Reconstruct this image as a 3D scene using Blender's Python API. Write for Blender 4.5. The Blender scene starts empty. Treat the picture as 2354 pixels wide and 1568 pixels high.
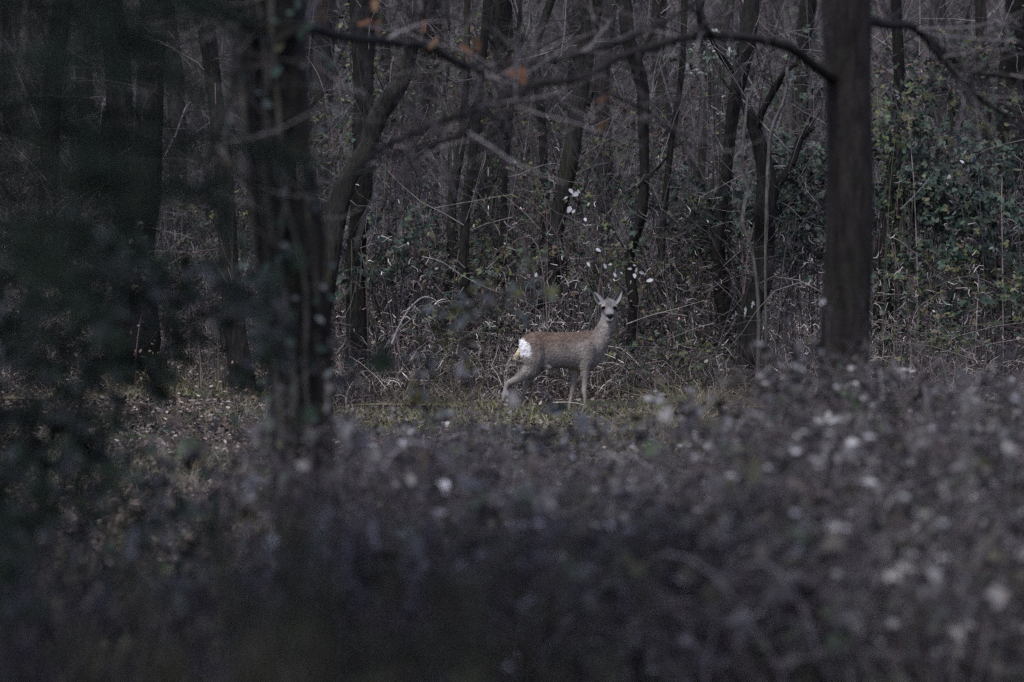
import bpy, math
import numpy as np
from mathutils import Vector, Euler, Quaternion

S = bpy.context.scene
COL = S.collection
rng = np.random.default_rng(7)

# ------------------------------------------------------------------ camera, sky, sun, exposure
FOC = 176.7
CAM_Z = 1.6
cd = bpy.data.cameras.new('camera')
cam = bpy.data.objects.new('camera', cd)
COL.objects.link(cam)
cam.location = (0, 0, CAM_Z)
cam.rotation_euler = (math.radians(90) - math.atan(274 / 11550), 0, 0)
cd.lens = FOC
cd.sensor_width = 36
cd.clip_end = 600
cd.clip_start = 0.5
cd.dof.use_dof = True
cd.dof.focus_distance = 42.3
cd.dof.aperture_fstop = 3.5
S.camera = cam

SUN_EL, SUN_AZ = 58, 205          # overcast: a big soft sun behind and above the camera
w = bpy.data.worlds.new('World')
S.world = w
w.use_nodes = True
nt = w.node_tree
bg = nt.nodes['Background']
sky = nt.nodes.new('ShaderNodeTexSky')
sky.sky_type = 'NISHITA'
sky.sun_disc = False
sky.sun_elevation = math.radians(SUN_EL)
sky.sun_rotation = math.radians(SUN_AZ)
mixn = nt.nodes.new('ShaderNodeMixRGB')
mixn.inputs[0].default_value = 0.72
mixn.inputs[2].default_value = (2.92, 3.04, 4.85, 1)     # the even cloud layer
nt.links.new(sky.outputs[0], mixn.inputs[1])
nt.links.new(mixn.outputs[0], bg.inputs[0])
bg.inputs[1].default_value = 0.085
sd = bpy.data.lights.new('sun', 'SUN')
sun = bpy.data.objects.new('sun', sd)
COL.objects.link(sun)
sd.energy = 1.5
sd.angle = math.radians(12)
sd.color = (1.0, 0.97, 0.93)
_a, _e = math.radians(SUN_AZ), math.radians(SUN_EL)
_dir = Vector((math.sin(_a) * math.cos(_e), math.cos(_a) * math.cos(_e), math.sin(_e)))
sun.rotation_euler = _dir.to_track_quat('Z', 'Y').to_euler()
S.view_settings.view_transform = 'Standard'
S.view_settings.look = 'None'
S.view_settings.gamma = 1
S.view_settings.use_curve_mapping = False
S.view_settings.exposure = 1.26
S.cycles.use_denoising = False
S.cycles.sample_clamp_direct = 1.2
S.cycles.sample_clamp_indirect = 0.5
S.cycles.max_bounces = 5
S.cycles.diffuse_bounces = 3
S.cycles.glossy_bounces = 2
S.cycles.transparent_max_bounces = 4

# ------------------------------------------------------------------ helpers
K = 11550.0                                    # focal length in units of the 2353-wide photo


def P(px, py, Y):
    return np.array([(px - 1176.5) * Y / K, Y, CAM_Z - (py - 510) * Y / K])


def gz(x, y):
    x = np.asarray(x, float)
    y = np.asarray(y, float)
    z = 0.035 * np.sin(x * 1.7 + 0.6 * np.sin(y * .9)) + 0.03 * np.sin(y * 1.15 + x * .8) + 0.015 * np.sin(x * 4.1 + y * 3.3)
    z = z * np.clip((np.hypot(x - .4, (y - 42)) - .25) / .8, 0, 1)
    z = z + 0.085 * np.exp(-(((x + .10) / .26) ** 2 + ((y - 41.85) / .5) ** 2))
    z = z + 0.012 * np.clip(y - 48, 0, 20) + 0.10 * np.clip(y - 66, 0, 120) * np.clip((y - 60) / 20, 0, 1)
    return z


def unit(v):
    return v / np.maximum(np.linalg.norm(v, axis=-1, keepdims=True), 1e-9)


class MB:
    def __init__(self):
        self.v, self.c, self.f = [], [], []
        self.n = 0

    def add(self, v, f, c):
        v = np.asarray(v, float).reshape(-1, 3)
        c = np.asarray(c, float)
        if c.ndim == 1:
            c = np.broadcast_to(c, v.shape)
        self.v.append(v)
        self.c.append(c.reshape(-1, 3))
        self.f.append(np.asarray(f, np.int64) + self.n)
        self.n += len(v)
        return self

    def mesh(self, name, mat, smooth=True):
        me = bpy.data.meshes.new(name)
        v = np.concatenate(self.v)
        c = np.concatenate(self.c)
        me.vertices.add(len(v))
        me.vertices.foreach_set('co', v.astype(np.float32).ravel())
        loops = np.concatenate([f.ravel() for f in self.f])
        tot = np.concatenate([np.full(len(f), f.shape[1]) for f in self.f])
        st = np.concatenate([[0], np.cumsum(tot)[:-1]])
        me.loops.add(len(loops))
        me.loops.foreach_set('vertex_index', loops.astype(np.int32))
        me.polygons.add(len(tot))
        me.polygons.foreach_set('loop_start', st.astype(np.int32))
        me.polygons.foreach_set('use_smooth', np.full(len(tot), smooth))
        me.update(calc_edges=True)
        at = me.attributes.new('col', 'FLOAT_COLOR', 'POINT')
        at.data.foreach_set('color', np.concatenate([c, np.ones((len(c), 1))], 1).astype(np.float32).ravel())
        me.materials.append(mat)
        return me

    def obj(self, name, mat, parent=None, kind=None, smooth=True, loc=None):
        if loc is not None:
            self.v = [v - np.asarray(loc) for v in self.v]
        o = bpy.data.objects.new(name, self.mesh(name, mat, smooth))
        COL.objects.link(o)
        if parent is not None:
            o.parent = parent
        if kind:
            o['kind'] = kind
        return o


def thing(name, label, cat, loc=(0, 0, 0), group=None):
    o = bpy.data.objects.new(name, None)
    COL.objects.link(o)
    o.location = loc
    o.empty_display_size = .1
    o['label'] = label
    o['category'] = cat
    if group:
        o['group'] = group
    return o


def copy_tree(root, loc, rotz, scale, label, group):
    r = root.copy()
    COL.objects.link(r)
    r.location = loc
    r.rotation_euler = (0, 0, rotz)
    r.scale = (scale, scale, scale)
    r['label'] = label
    r['group'] = group
    for ch in list(root.children):
        c = ch.copy()
        COL.objects.link(c)
        c.parent = r
    return r


def tubes(mb, paths, radii, col, k=3, cap=False):
    """paths (N,S,3), radii (N,S), col (N,3) or (3,)"""
    paths = np.asarray(paths, float)
    N, Sg = paths.shape[:2]
    T = unit(np.gradient(paths, axis=1))
    ref = np.where(np.abs(T[..., 2:3]) > .85, np.array([1.0, 0.15, 0.0]), np.array([0.1, 0.05, 1.0]))
    A = unit(np.cross(T, ref))
    B = np.cross(T, A)
    th = np.arange(k) / k * 2 * math.pi
    ring = A[:, :, None] * np.cos(th)[:, None] + B[:, :, None] * np.sin(th)[:, None]
    v = paths[:, :, None] + ring * np.asarray(radii)[..., None, None]
    idx = np.arange(N * Sg * k).reshape(N, Sg, k)
    a, b = idx[:, :-1], idx[:, 1:]
    f = np.stack([a, np.roll(a, -1, 2), np.roll(b, -1, 2), b], -1).reshape(-1, 4)
    col = np.asarray(col, float)
    if col.ndim == 1:
        col = np.broadcast_to(col, (N, 3))
    c = np.repeat(col, Sg * k, axis=0)
    mb.add(v, f, c)


def grow(p, d, L, Sg, wig, grav=0.0, floor=False):
    p = np.array(p, float)
    d = unit(np.array(d, float))
    out = [p]
    st = (np.asarray(L) / (Sg - 1))[:, None]
    for i in range(Sg - 1):
        d = unit(d + rng.normal(0, wig, d.shape) + np.array([0, 0, -grav]))
        p = p + d * st
        out.append(p)
    r = np.stack(out, 1)
    if floor:
        r[..., 2] = np.maximum(r[..., 2], .02)
    return r


def along(paths, n, lo=0.1, hi=1.0):
    """n random places on the paths: position, tangent, path index, parameter"""
    N, Sg = paths.shape[:2]
    i = rng.integers(0, N, n)
    t = rng.uniform(lo, hi, n) * (Sg - 1)
    k = np.minimum(t.astype(int), Sg - 2)
    fr = (t - k)[:, None]
    a, b = paths[i, k], paths[i, k + 1]
    return a * (1 - fr) + b * fr, unit(b - a), i, t / (Sg - 1)


def taper(N, Sg, r0, r1):
    t = np.linspace(0, 1, Sg)
    r0 = np.broadcast_to(np.asarray(r0, float), (N,))
    return r0[:, None] * (1 - t) + np.asarray(r1) * t


def pick(pal, n, wts=None, jit=.25):
    pal = np.asarray(pal, float)
    w_ = None if wts is None else np.asarray(wts, float) / np.sum(wts)
    c = pal[rng.choice(len(pal), n, p=w_)]
    return c * np.exp(rng.normal(0, jit, (n, 1)))


LEAF = (np.array([(0, 0, 0), (.3, .29, .06), (.7, .22, .05), (1, 0, -.06), (.7, -.22, .05), (.3, -.29, .06), (.5, 0, 0)]),
        np.array([(6, 0, 5), (6, 5, 4), (6, 4, 3), (6, 3, 2), (6, 2, 1), (6, 1, 0)]))
LIT = (np.array([(0, 0, .0), (.35, .26, .12), (.8, .2, .02), (1, 0, .14), (.75, -.22, .1), (.3, -.24, .0)]),
       np.array([(0, 5, 4, 3), (0, 3, 2, 1)]))
_ok = [(0, 0, 0), (.1, .05, 0), (.2, .2, .05), (.32, .12, .03), (.45, .3, .09), (.58, .16, .03), (.72, .3, .1), (.82, .14, .02), (.93, .16, .0), (1, 0, -.1)]
OAK = (np.array(_ok + [(x, -y, z * .5 + .02) for x, y, z in _ok[1:-1][::-1]] + [(.5, 0, -.03)]),
       np.array([(18, (i + 1) % 18, i) for i in range(18)]))
BLADE = (np.array([(0, .5, 0), (0, -.5, 0), (.5, .4, .0), (.5, -.4, .0), (1, .05, 0), (1, -.05, 0)]), np.array([(0, 1, 3, 2), (2, 3, 5, 4)]))


def leaves(mb, pos, dirv, nrm, size, col, tpl=LEAF):
    X = unit(dirv)
    Z = unit(nrm - np.sum(nrm * X, -1, keepdims=True) * X)
    Y = np.cross(Z, X)
    t, f = tpl
    sz = np.broadcast_to(np.asarray(size, float), (len(pos),))[:, None, None]
    v = pos[:, None] + sz * (X[:, None] * t[None, :, 0:1] + Y[:, None] * t[None, :, 1:2] + Z[:, None] * t[None, :, 2:3])
    ff = (f[None] + (np.arange(len(pos)) * len(t))[:, None, None]).reshape(-1, f.shape[1])
    mb.add(v, ff, np.repeat(col, len(t), axis=0))


def rvec(n, up=0.0):
    v = rng.normal(0, 1, (n, 3))
    v[:, 2] += up
    return unit(v)


# ------------------------------------------------------------------ materials
def mat_col(name, rough=.7, spec=.3, noise=0.0, nscale=8.0, stretch=(1, 1, 1), bump=0.0, under=None, dark=(0.4, 0.4, 0.4), moss=None, rand=0.0):
    m = bpy.data.materials.new(name)
    m.use_nodes = True
    t = m.node_tree
    n, l = t.nodes, t.links
    b = n['Principled BSDF']
    b.inputs['Roughness'].default_value = rough
    b.inputs['Specular IOR Level'].default_value = spec
    at = n.new('ShaderNodeAttribute')
    at.attribute_name = 'col'
    src = at.outputs['Color']
    if noise or bump:
        tc = n.new('ShaderNodeTexCoord')
        mp = n.new('ShaderNodeMapping')
        mp.inputs['Scale'].default_value = stretch
        l.new(tc.outputs['Object'], mp.inputs[0])
        nz = n.new('ShaderNodeTexNoise')
        nz.inputs['Scale'].default_value = nscale
        nz.inputs['Detail'].default_value = 6
        nz.inputs['Roughness'].default_value = .65
        l.new(mp.outputs[0], nz.inputs['Vector'])
        if noise:
            cr = n.new('ShaderNodeValToRGB')
            cr.color_ramp.elements[0].position = .3
            cr.color_ramp.elements[1].position = .72
            cr.color_ramp.elements[0].color = (*dark, 1)
            cr.color_ramp.elements[1].color = (1.5, 1.5, 1.5, 1)
            l.new(nz.outputs['Fac'], cr.inputs[0])
            mx = n.new('ShaderNodeMixRGB')
            mx.blend_type = 'MULTIPLY'
            mx.inputs[0].default_value = noise
            l.new(src, mx.inputs[1])
            l.new(cr.outputs[0], mx.inputs[2])
            src = mx.outputs[0]
        if bump:
            bp = n.new('ShaderNodeBump')
            bp.inputs['Strength'].default_value = .8
            bp.inputs['Distance'].default_value = bump
            l.new(nz.outputs['Fac'], bp.inputs['Height'])
            l.new(bp.outputs[0], b.inputs['Normal'])
    if under is not None:
        g = n.new('ShaderNodeNewGeometry')
        mx = n.new('ShaderNodeMixRGB')
        mu = n.new('ShaderNodeMath')
        mu.operation = 'MULTIPLY'
        mu.inputs[1].default_value = under[3]
        l.new(g.outputs['Backfacing'], mu.inputs[0])
        l.new(mu.outputs[0], mx.inputs[0])
        l.new(src, mx.inputs[1])
        mx.inputs[2].default_value = (*under[:3], 1)
        src = mx.outputs[0]
    if moss:
        n3 = n.new('ShaderNodeTexNoise')
        n3.inputs['Scale'].default_value = 2.6
        n3.inputs['Detail'].default_value = 5
        n3.inputs['Roughness'].default_value = .7
        tc3 = n.new('ShaderNodeTexCoord')
        l.new(tc3.outputs['Object'], n3.inputs['Vector'])
        r3 = n.new('ShaderNodeValToRGB')
        r3.color_ramp.elements[0].position = .48
        r3.color_ramp.elements[1].position = .66
        l.new(n3.outputs['Fac'], r3.inputs[0])
        m3 = n.new('ShaderNodeMixRGB')
        l.new(r3.outputs[0], m3.inputs[0])
        l.new(src, m3.inputs[1])
        m4 = n.new('ShaderNodeMixRGB')
        m4.blend_type = 'MULTIPLY'
        m4.inputs[0].default_value = 1
        l.new(src, m4.inputs[1])
        m4.inputs[2].default_value = (*moss, 1)
        l.new(m4.outputs[0], m3.inputs[2])
        src = m3.outputs[0]
    if rand:
        oi = n.new('ShaderNodeObjectInfo')
        mr = n.new('ShaderNodeMapRange')
        mr.inputs['To Min'].default_value = rand
        mr.inputs['To Max'].default_value = 1.0
        l.new(oi.outputs['Random'], mr.inputs['Value'])
        m5 = n.new('ShaderNodeMixRGB')
        m5.blend_type = 'MULTIPLY'
        m5.inputs[0].default_value = 1
        l.new(src, m5.inputs[1])
        l.new(mr.outputs[0], m5.inputs[2])
        src = m5.outputs[0]
    l.new(src, b.inputs['Base Color'])
    return m


M_BARK = mat_col('bark', .9, .15, noise=1.0, nscale=11, stretch=(3.6, 3.6, .7), bump=.035, moss=(1.1, 1.28, .92), dark=(.22, .22, .22))
M_TWIG = mat_col('twig bark', .8, .2)
M_LEAF = mat_col('bramble leaf', .6, .2, under=(.135, .13, .14, .6))
M_IVY = mat_col('evergreen leaf', .6, .12)
M_PALE = mat_col('pale leaf underside', .6, .3, rand=.55)
M_DEAD = mat_col('dead leaf', .8, .2)
M_GRASS = mat_col('grass blade', .7, .2)
M_NEEDLE = mat_col('conifer needle', .6, .2)
M_FUR = mat_col('deer coat', .9, .1, noise=.35, nscale=60, stretch=(.6, 1, 1), dark=(.55, .55, .55))
M_DARK = mat_col('eye and nose', .45, .12)


def mat_ground():
    m = bpy.data.materials.new('forest floor')
    m.use_nodes = True
    n, l = m.node_tree.nodes, m.node_tree.links
    b = n['Principled BSDF']
    b.inputs['Roughness'].default_value = .95
    b.inputs['Specular IOR Level'].default_value = .1
    tc = n.new('ShaderNodeTexCoord')
    nz = n.new('ShaderNodeTexNoise')
    nz.inputs['Scale'].default_value = 14
    nz.inputs['Detail'].default_value = 8
    l.new(tc.outputs['Object'], nz.inputs['Vector'])
    cr = n.new('ShaderNodeValToRGB')
    cr.color_ramp.elements[0].position = .35
    cr.color_ramp.elements[0].color = (.016, .012, .009, 1)
    cr.color_ramp.elements[1].position = .7
    cr.color_ramp.elements[1].color = (.085, .065, .048, 1)
    l.new(nz.outputs['Fac'], cr.inputs[0])
    n2 = n.new('ShaderNodeTexNoise')
    n2.inputs['Scale'].default_value = .8
    n2.inputs['Detail'].default_value = 4
    l.new(tc.outputs['Object'], n2.inputs['Vector'])
    r2 = n.new('ShaderNodeValToRGB')
    r2.color_ramp.elements[0].position = .5
    r2.color_ramp.elements[1].position = .65
    l.new(n2.outputs['Fac'], r2.inputs[0])
    mx = n.new('ShaderNodeMixRGB')
    l.new(r2.outputs[0], mx.inputs[0])
    l.new(cr.outputs[0], mx.inputs[1])
    mx.inputs[2].default_value = (.04, .055, .022, 1)
    l.new(mx.outputs[0], b.inputs['Base Color'])
    bp = n.new('ShaderNodeBump')
    bp.inputs['Distance'].default_value = .05
    l.new(nz.outputs['Fac'], bp.inputs['Height'])
    l.new(bp.outputs[0], b.inputs['Normal'])
    return m


# ------------------------------------------------------------------ ground
def build_ground():
    xs = np.concatenate([[-400, -150, -60, -30], np.linspace(-14, 14, 113), [30, 60, 150, 400]])
    ys = np.concatenate([[-60, -20, 0], np.linspace(8, 64, 200), np.linspace(66, 130, 30), [200, 320, 500]])
    X, Y = np.meshgrid(xs, ys)
    v = np.stack([X, Y, gz(X, Y)], -1)
    i = np.arange(X.size).reshape(X.shape)
    f = np.stack([i[:-1, :-1], i[:-1, 1:], i[1:, 1:], i[1:, :-1]], -1).reshape(-1, 4)
    o = MB().add(v, f, np.array([.05, .04, .03])).obj('ground', mat_ground())
    o['kind'] = 'structure'


build_ground()


def scatter(n, y0, y1, margin=1.12, pw=1.0):
    """random places on the ground inside the widening field of view"""
    y = y0 + (y1 - y0) * rng.uniform(0, 1, n) ** pw
    x = rng.uniform(-1, 1, n) * y * .1018 * margin
    return x, y


def litter():
    mb = MB()
    x, y = scatter(90000, 23, 62, pw=.9)
    n = len(x)
    pos = np.stack([x, y, gz(x, y) + rng.uniform(.0, .05, n)], 1)
    col = pick([(.12, .096, .08), (.075, .056, .042), (.20, .17, .15), (.045, .035, .03), (.30, .27, .25)], n, [4, 4, 2.2, 4, .8])
    leaves(mb, pos, rvec(n) * [1, 1, .35], rvec(n, 1.3), rng.uniform(.02, .055, n), col, LIT)
    mb.obj('leaf_litter', M_DEAD, kind='stuff', smooth=False)


litter()


def grass():
    # low grass, green patches and straw; thicker where the clearing shows
    mb = MB()
    x, y = scatter(80000, 26, 47)
    patch = np.sin(x * 1.3 + y * .37) + np.sin(y * .8 - x * .5) + rng.normal(0, .6, len(x))
    keep = patch > .45
    x, y, patch = x[keep], y[keep], patch[keep]
    n = len(x)
    h = rng.uniform(.04, .12, n)
    green = rng.uniform(0, 1, n) < np.where(x < -1.2, .4, .55)
    col = np.where(green[:, None], pick([(.10, .122, .046), (.135, .145, .06), (.06, .082, .034)], n), pick([(.18, .15, .115), (.12, .10, .075)], n))
    pos = np.stack([x, y, gz(x, y)], 1)
    d = rvec(n, 1.5)
    leaves(mb, pos, d, rvec(n), h, col, (BLADE[0] * [1, .09, 1], BLADE[1]))
    # straw tufts by the wood's edge
    tx = [(1590, 900, 42.6), (1640, 905, 43.2), (1700, 890, 43.6), (1760, 905, 43.4), (1540, 905, 43.3), (1060, 905, 43.5),
          (1750, 870, 43.8), (1810, 900, 43.0), (1660, 880, 43.9), (1000, 900, 44), (930, 905, 43.6), (1570, 1010, 38.5), (1500, 1030, 37.8), (1620, 965, 40.2), (1530, 1045, 37.2),
          (250, 900, 44.5), (330, 880, 46), (120, 890, 45), (420, 870, 46.5)]
    for px, py, Y in tx:
        c = P(px, py, Y)
        n = 150
        r = rng.normal(0, .11, (n, 2))
        x, y = c[0] + r[:, 0], Y + r[:, 1]
        pos = np.stack([x, y, gz(x, y)], 1)
        d = rvec(n, 1.0) * .8 + np.stack([r[:, 0], r[:, 1], 0 * r[:, 0]], 1) * 4 + [0, 0, .7]
        d[:, 2] = np.abs(d[:, 2])
        Pth = grow(pos, d, rng.uniform(.12, .34, n), 5, .14, .26, True)
        col = pick([(.20, .165, .12), (.14, .115, .085), (.09, .11, .04), (.30, .26, .20)], n, [4, 3, 3, 1])
        tubes(mb, Pth, taper(n, 5, .0035, .0012), col, 3)
    for px, py, Y, n, r in [(1525, 1040, 37.4, 700, .26), (1570, 1000, 39.0, 300, .3), (1240, 1000, 38.8, 260, .25), (1040, 965, 40.6, 220, .25), (1400, 985, 39.4, 220, .3), (1170, 950, 41.2, 160, .25), (1640, 940, 41.4, 260, .3), (850, 1000, 38.5, 200, .3)]:
        c = P(px, py, Y)
        x, y = c[0] + rng.normal(0, r, n), Y + rng.normal(0, r * 1.6, n)
        pos = np.stack([x, y, gz(x, y)], 1)
        leaves(mb, pos, rvec(n, .8), rvec(n), rng.uniform(.05, .15, n), pick([(.155, .175, .06), (.11, .135, .05), (.24, .215, .14), (.15, .13, .10)], n), (BLADE[0] * [1, .08, 1], BLADE[1]))
    mb.obj('grass', M_GRASS, kind='stuff')


grass()


def dry_stalks():
    # the thin pale stems and twigs standing and lying all through the wood's edge
    mb = MB()
    N = 44000
    y = 43.6 + rng.uniform(0, 1, N) ** 1.4 * 16
    x = rng.uniform(-1.12, 1.12, N) * y * .1018
    clear = (x < -1.6) & (y < 47)
    x, y = x[~clear], y[~clear]
    N = len(x)
    pos = np.stack([x, y, gz(x, y) + rng.uniform(0, .6, N) ** 2], 1)
    d = rvec(N) * [1.0, .6, 1.0]
    d[:, 2] = np.abs(d[:, 2]) * 1.5 + .15
    L = rng.uniform(.08, .48, N)
    Pth = grow(pos, d, L, 5, .34, .10, False)
    col = pick([(.24, .205, .185), (.13, .11, .10), (.05, .042, .038), (.55, .50, .46), (.018, .015, .014)], N, [3, 4, 4, 1.6, 5])
    tubes(mb, Pth, taper(N, 5, rng.uniform(.0018, .0045, N), .0012), col, 3)
    n = 52000
    y = 43.9 + rng.uniform(0, 1, n) ** 1.3 * 8
    x = rng.uniform(-1.1, 1.1, n) * y * .1018
    dens = np.sin(x * 2.3 + 1.1) + np.sin(x * 5.1 + y) * .7 + rng.normal(0, .7, n)
    ok = (dens > -.3) & ~((x < -1.6) & (y < 47))
    x, y = x[ok], y[ok]
    n = len(x)
    pos = np.stack([x, y, gz(x, y) + np.abs(rng.normal(0, .62, n))], 1)
    d = rvec(n) * [.6, .5, 1.0]
    Pth = grow(pos, d, rng.uniform(.03, .13, n), 4, .5, .0, False)
    col = pick([(.52, .48, .45), (.30, .265, .245), (.15, .13, .12), (.66, .62, .60)], n, [2, 3, 3, .8])
    tubes(mb, Pth, taper(n, 4, rng.uniform(.0022, .0050, n), .0016), col, 3)
    # dead leaves caught among them
    n = 9000
    y = 43.8 + rng.uniform(0, 1, n) * 12
    x = rng.uniform(-1.12, 1.12, n) * y * .1018
    pos = np.stack([x, y, gz(x, y) + np.abs(rng.normal(0, .45, n))], 1)
    col = pick([(.22, .17, .13), (.12, .085, .06), (.36, .32, .29), (.09, .10, .04)], n, [3, 3, 1, 1])
    leaves(mb, pos, rvec(n), rvec(n, .3), rng.uniform(.02, .05, n), col, LIT)
    mb.obj('undergrowth', M_TWIG, kind='stuff')


dry_stalks()


# ------------------------------------------------------------------ trees
def spline(pts, n):
    """smooth curve through pts (m, d), sampled at n evenly spaced places"""
    p = np.asarray(pts, float)
    m = len(p)
    h = np.maximum(np.linalg.norm(np.diff(p[:, :3], axis=0), axis=1), 1e-6)
    T = np.concatenate([[0], np.cumsum(h)])
    dl = np.diff(p, axis=0) / h[:, None]
    mt = np.empty_like(p)
    mt[0], mt[-1] = dl[0], dl[-1]
    if m > 2:
        mt[1:-1] = (dl[:-1] * h[1:, None] + dl[1:] * h[:-1, None]) / (h[:-1] + h[1:])[:, None]
    x = np.linspace(0, T[-1], n)
    i = np.clip(np.searchsorted(T, x, side='right') - 1, 0, m - 2)
    u = ((x - T[i]) / h[i])[:, None]
    hh = h[i][:, None]
    return (2 * u ** 3 - 3 * u ** 2 + 1) * p[i] + (u ** 3 - 2 * u ** 2 + u) * hh * mt[i] + (3 * u ** 2 - 2 * u ** 3) * p[i + 1] + (u ** 3 - u ** 2) * hh * mt[i + 1]


def trunk_mesh(mb, path, rad, col, k=18, rough=.08, root=0.0):
    """one trunk or limb with knobbly, ridged surface"""
    path = np.asarray(path)
    n = len(path)
    T = unit(np.gradient(path, axis=0))
    ref = np.where(np.abs(T[:, 2:3]) > .8, np.array([0., 1., 0.]), np.array([0., 0., 1.]))
    A = unit(np.cross(T, ref))
    B = np.cross(T, A)
    th = np.arange(k) / k * 2 * math.pi
    ph = rng.uniform(0, 6.28, 6)
    s = np.linspace(0, 1, n)[:, None]
    r = 1 + rough * (.6 * np.sin(2 * th + ph[0] + 5 * s) + .5 * np.sin(3 * th + ph[1] - 7 * s) + .35 * np.sin(5 * th + ph[2] + 9 * s) + .3 * np.sin(7 * th + ph[3] + 3 * s))
    r = r + rough * .6 * rng.normal(0, .5, (n, k))
    r = r * np.asarray(rad)[:, None]
    if root:
        r = r * (1 + root * np.exp(-s * n * .25) * (1 + .4 * np.sin(4 * th + ph[4])))
    v = path[:, None] + r[..., None] * (A[:, None] * np.cos(th)[None, :, None] + B[:, None] * np.sin(th)[None, :, None])
    i = np.arange(n * k).reshape(n, k)
    a, b = i[:-1], i[1:]
    f = np.stack([a, np.roll(a, -1, 1), np.roll(b, -1, 1), b], -1).reshape(-1, 4)
    cc = np.asarray(col) * np.exp(rng.normal(0, .10, (n * k, 1)))
    mb.add(v, f, cc)


def twig_cloud(mb, paths, n1, n2, l1, l2, r1, col, lo=.2, grav=.0, up=.2, Sg=5):
    """side twigs of two orders growing from the given limb paths"""
    p, t, _, _ = along(paths, n1, lo, 1)
    d = t * .6 + rvec(n1, up)
    a = grow(p, d, rng.uniform(.4, 1, n1) * l1, Sg, .16, grav)
    tubes(mb, a, taper(n1, Sg, r1, r1 * .35), pick(col, n1), 3)
    if n2:
        p, t, _, _ = along(a, n2, .1, 1)
        d = t * .9 + rvec(n2, up)
        b = grow(p, d, rng.uniform(.3, 1, n2) * l2, 4, .2, grav)
        tubes(mb, b, taper(n2, 4, r1 * .45, r1 * .2), pick(col, n2), 3)
        return np.concatenate([a[:, [0, 1, 2, -1]], b])
    return a


BARKS = {'dark': (.026, .024, .021), 'black': (.015, .014, .013), 'grey': (.10, .095, .09), 'brown': (.025, .021, .0205), 'moss': (.050, .054, .036), 'night': (.017, .0155, .0145), 'mauve': (.042, .038, .038)}
TW = [(.060, .052, .052), (.032, .028, .028), (.17, .155, .155), (.017, .015, .015)]


def add_root(o, base):
    o.location = tuple(base)


def tree(name, label, Y, line, bark='dark', limbs=(), twigs=(40, 160), group=None, top=7.5, rough=.13, twr=.006, twlen=(1.1, .5), Ys=None, cat='tree'):
    """line: [(px, py, width px)] from the ground up; runs on above the frame to the height top"""
    pts = []
    for px, py, wd in line:
        p = P(px, py, Y)
        pts.append([p[0], p[1], p[2], wd * Y / K / 2])
    pts = np.array(pts)
    g = float(gz(pts[0, 0], Y))
    d = pts[0] - pts[1]
    if pts[0, 2] > g:
        ext = pts[0].copy()
        kk = (pts[0, 2] - g + .12) / max(.2, pts[1, 2] - pts[0, 2])
        ext[:2] += d[:2] * min(kk, .8) * .6
        ext[2] = g - .12
        ext[3] *= 1.08
        pts = np.concatenate([[ext], pts])
    d = pts[-1] - pts[-2]
    if top > pts[-1, 2] + .3:
        kk = (top - pts[-1, 2])
        e2 = pts[-1].copy()
        sl = np.clip(d[:2] / max(.2, d[2]), -.35, .35)
        e2[:2] += sl * kk * .7
        e2[2] = top
        e2[3] *= .6
        pts = np.concatenate([pts, [e2]])
    if Y > 30:
        pts[1:-1, 0] += rng.normal(0, .035, len(pts) - 2)
        pts[1:-1, 1] += rng.normal(0, .06, len(pts) - 2)
        pts[1:-1, 3] *= rng.uniform(.88, 1.1, len(pts) - 2)
    base = np.array([pts[0, 0], Y, g])
    o = thing(name, label, cat, base, group)
    sp = spline(pts, max(18, int((pts[-1, 2] - g) * 7)))
    mb = MB()
    trunk_mesh(mb, sp[:, :3], np.maximum(sp[:, 3], .004), BARKS[bark], rough=rough, root=.18)
    mb.obj('trunk', M_BARK, o, loc=base)
    paths = [spline(sp[::max(1, len(sp) // 10), :3], 10)]
    for lb in limbs:
        lp = np.array([[*P(a, b_, Y + dy), wd * Y / K / 2] for a, b_, wd, dy in lb])
        jj = rng.normal(0, 1, (len(lp) - 2, 2)) * np.minimum(lp[1:-1, 3:4] * .55, .03) if len(lp) > 2 else 0
        if len(lp) > 2:
            lp[1:-1, [0, 2]] += jj
        lp[:, 3] *= .96 if Y < 30 else .82
        lp[1:-1, 3] *= rng.uniform(.82, 1.15, len(lp) - 2)
        s2 = spline(lp, 10 * len(lp))
        s2[3:, :3] += np.cumsum(rng.normal(0, .0035, (len(s2) - 3, 3)), 0) * np.linspace(0, 1, len(s2) - 3)[:, None] * .6
        mb = MB()
        trunk_mesh(mb, s2[:, :3], np.maximum(s2[:, 3], .003), BARKS[bark], k=10, rough=.07)
        mb.obj('limb', M_BARK, o, loc=base)
        paths += [spline(s2[::5, :3], 10)] * 2
    if twigs and twigs[0]:
        mb = MB()
        pp = np.stack(paths)
        twig_cloud(mb, pp, twigs[0], twigs[1], twlen[0], twlen[1], twr, TW, lo=.1)
        mb.obj('twigs', M_TWIG, o, kind='stuff', loc=base)
    return o, base, sp


def dead_leaf(parent, base, px, py, Y, size=.06, col=(.30, .125, .05), mesh_cache={}):
    key = tuple(col)
    if key not in mesh_cache:
        mb = MB()
        leaves(mb, np.zeros((1, 3)), np.array([[1., 0, 0]]), np.array([[0, 0, 1.]]), 1.0, np.array([col]), OAK)
        mesh_cache[key] = mb.mesh('dead_leaf', M_DEAD)
    o = bpy.data.objects.new('dead_leaf', mesh_cache[key])
    COL.objects.link(o)
    o.parent = parent
    o.location = tuple(P(px, py, Y) - base)
    o.rotation_euler = tuple(rng.uniform(0, 6.28, 3))
    o.scale = (size,) * 3
    return o


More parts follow.
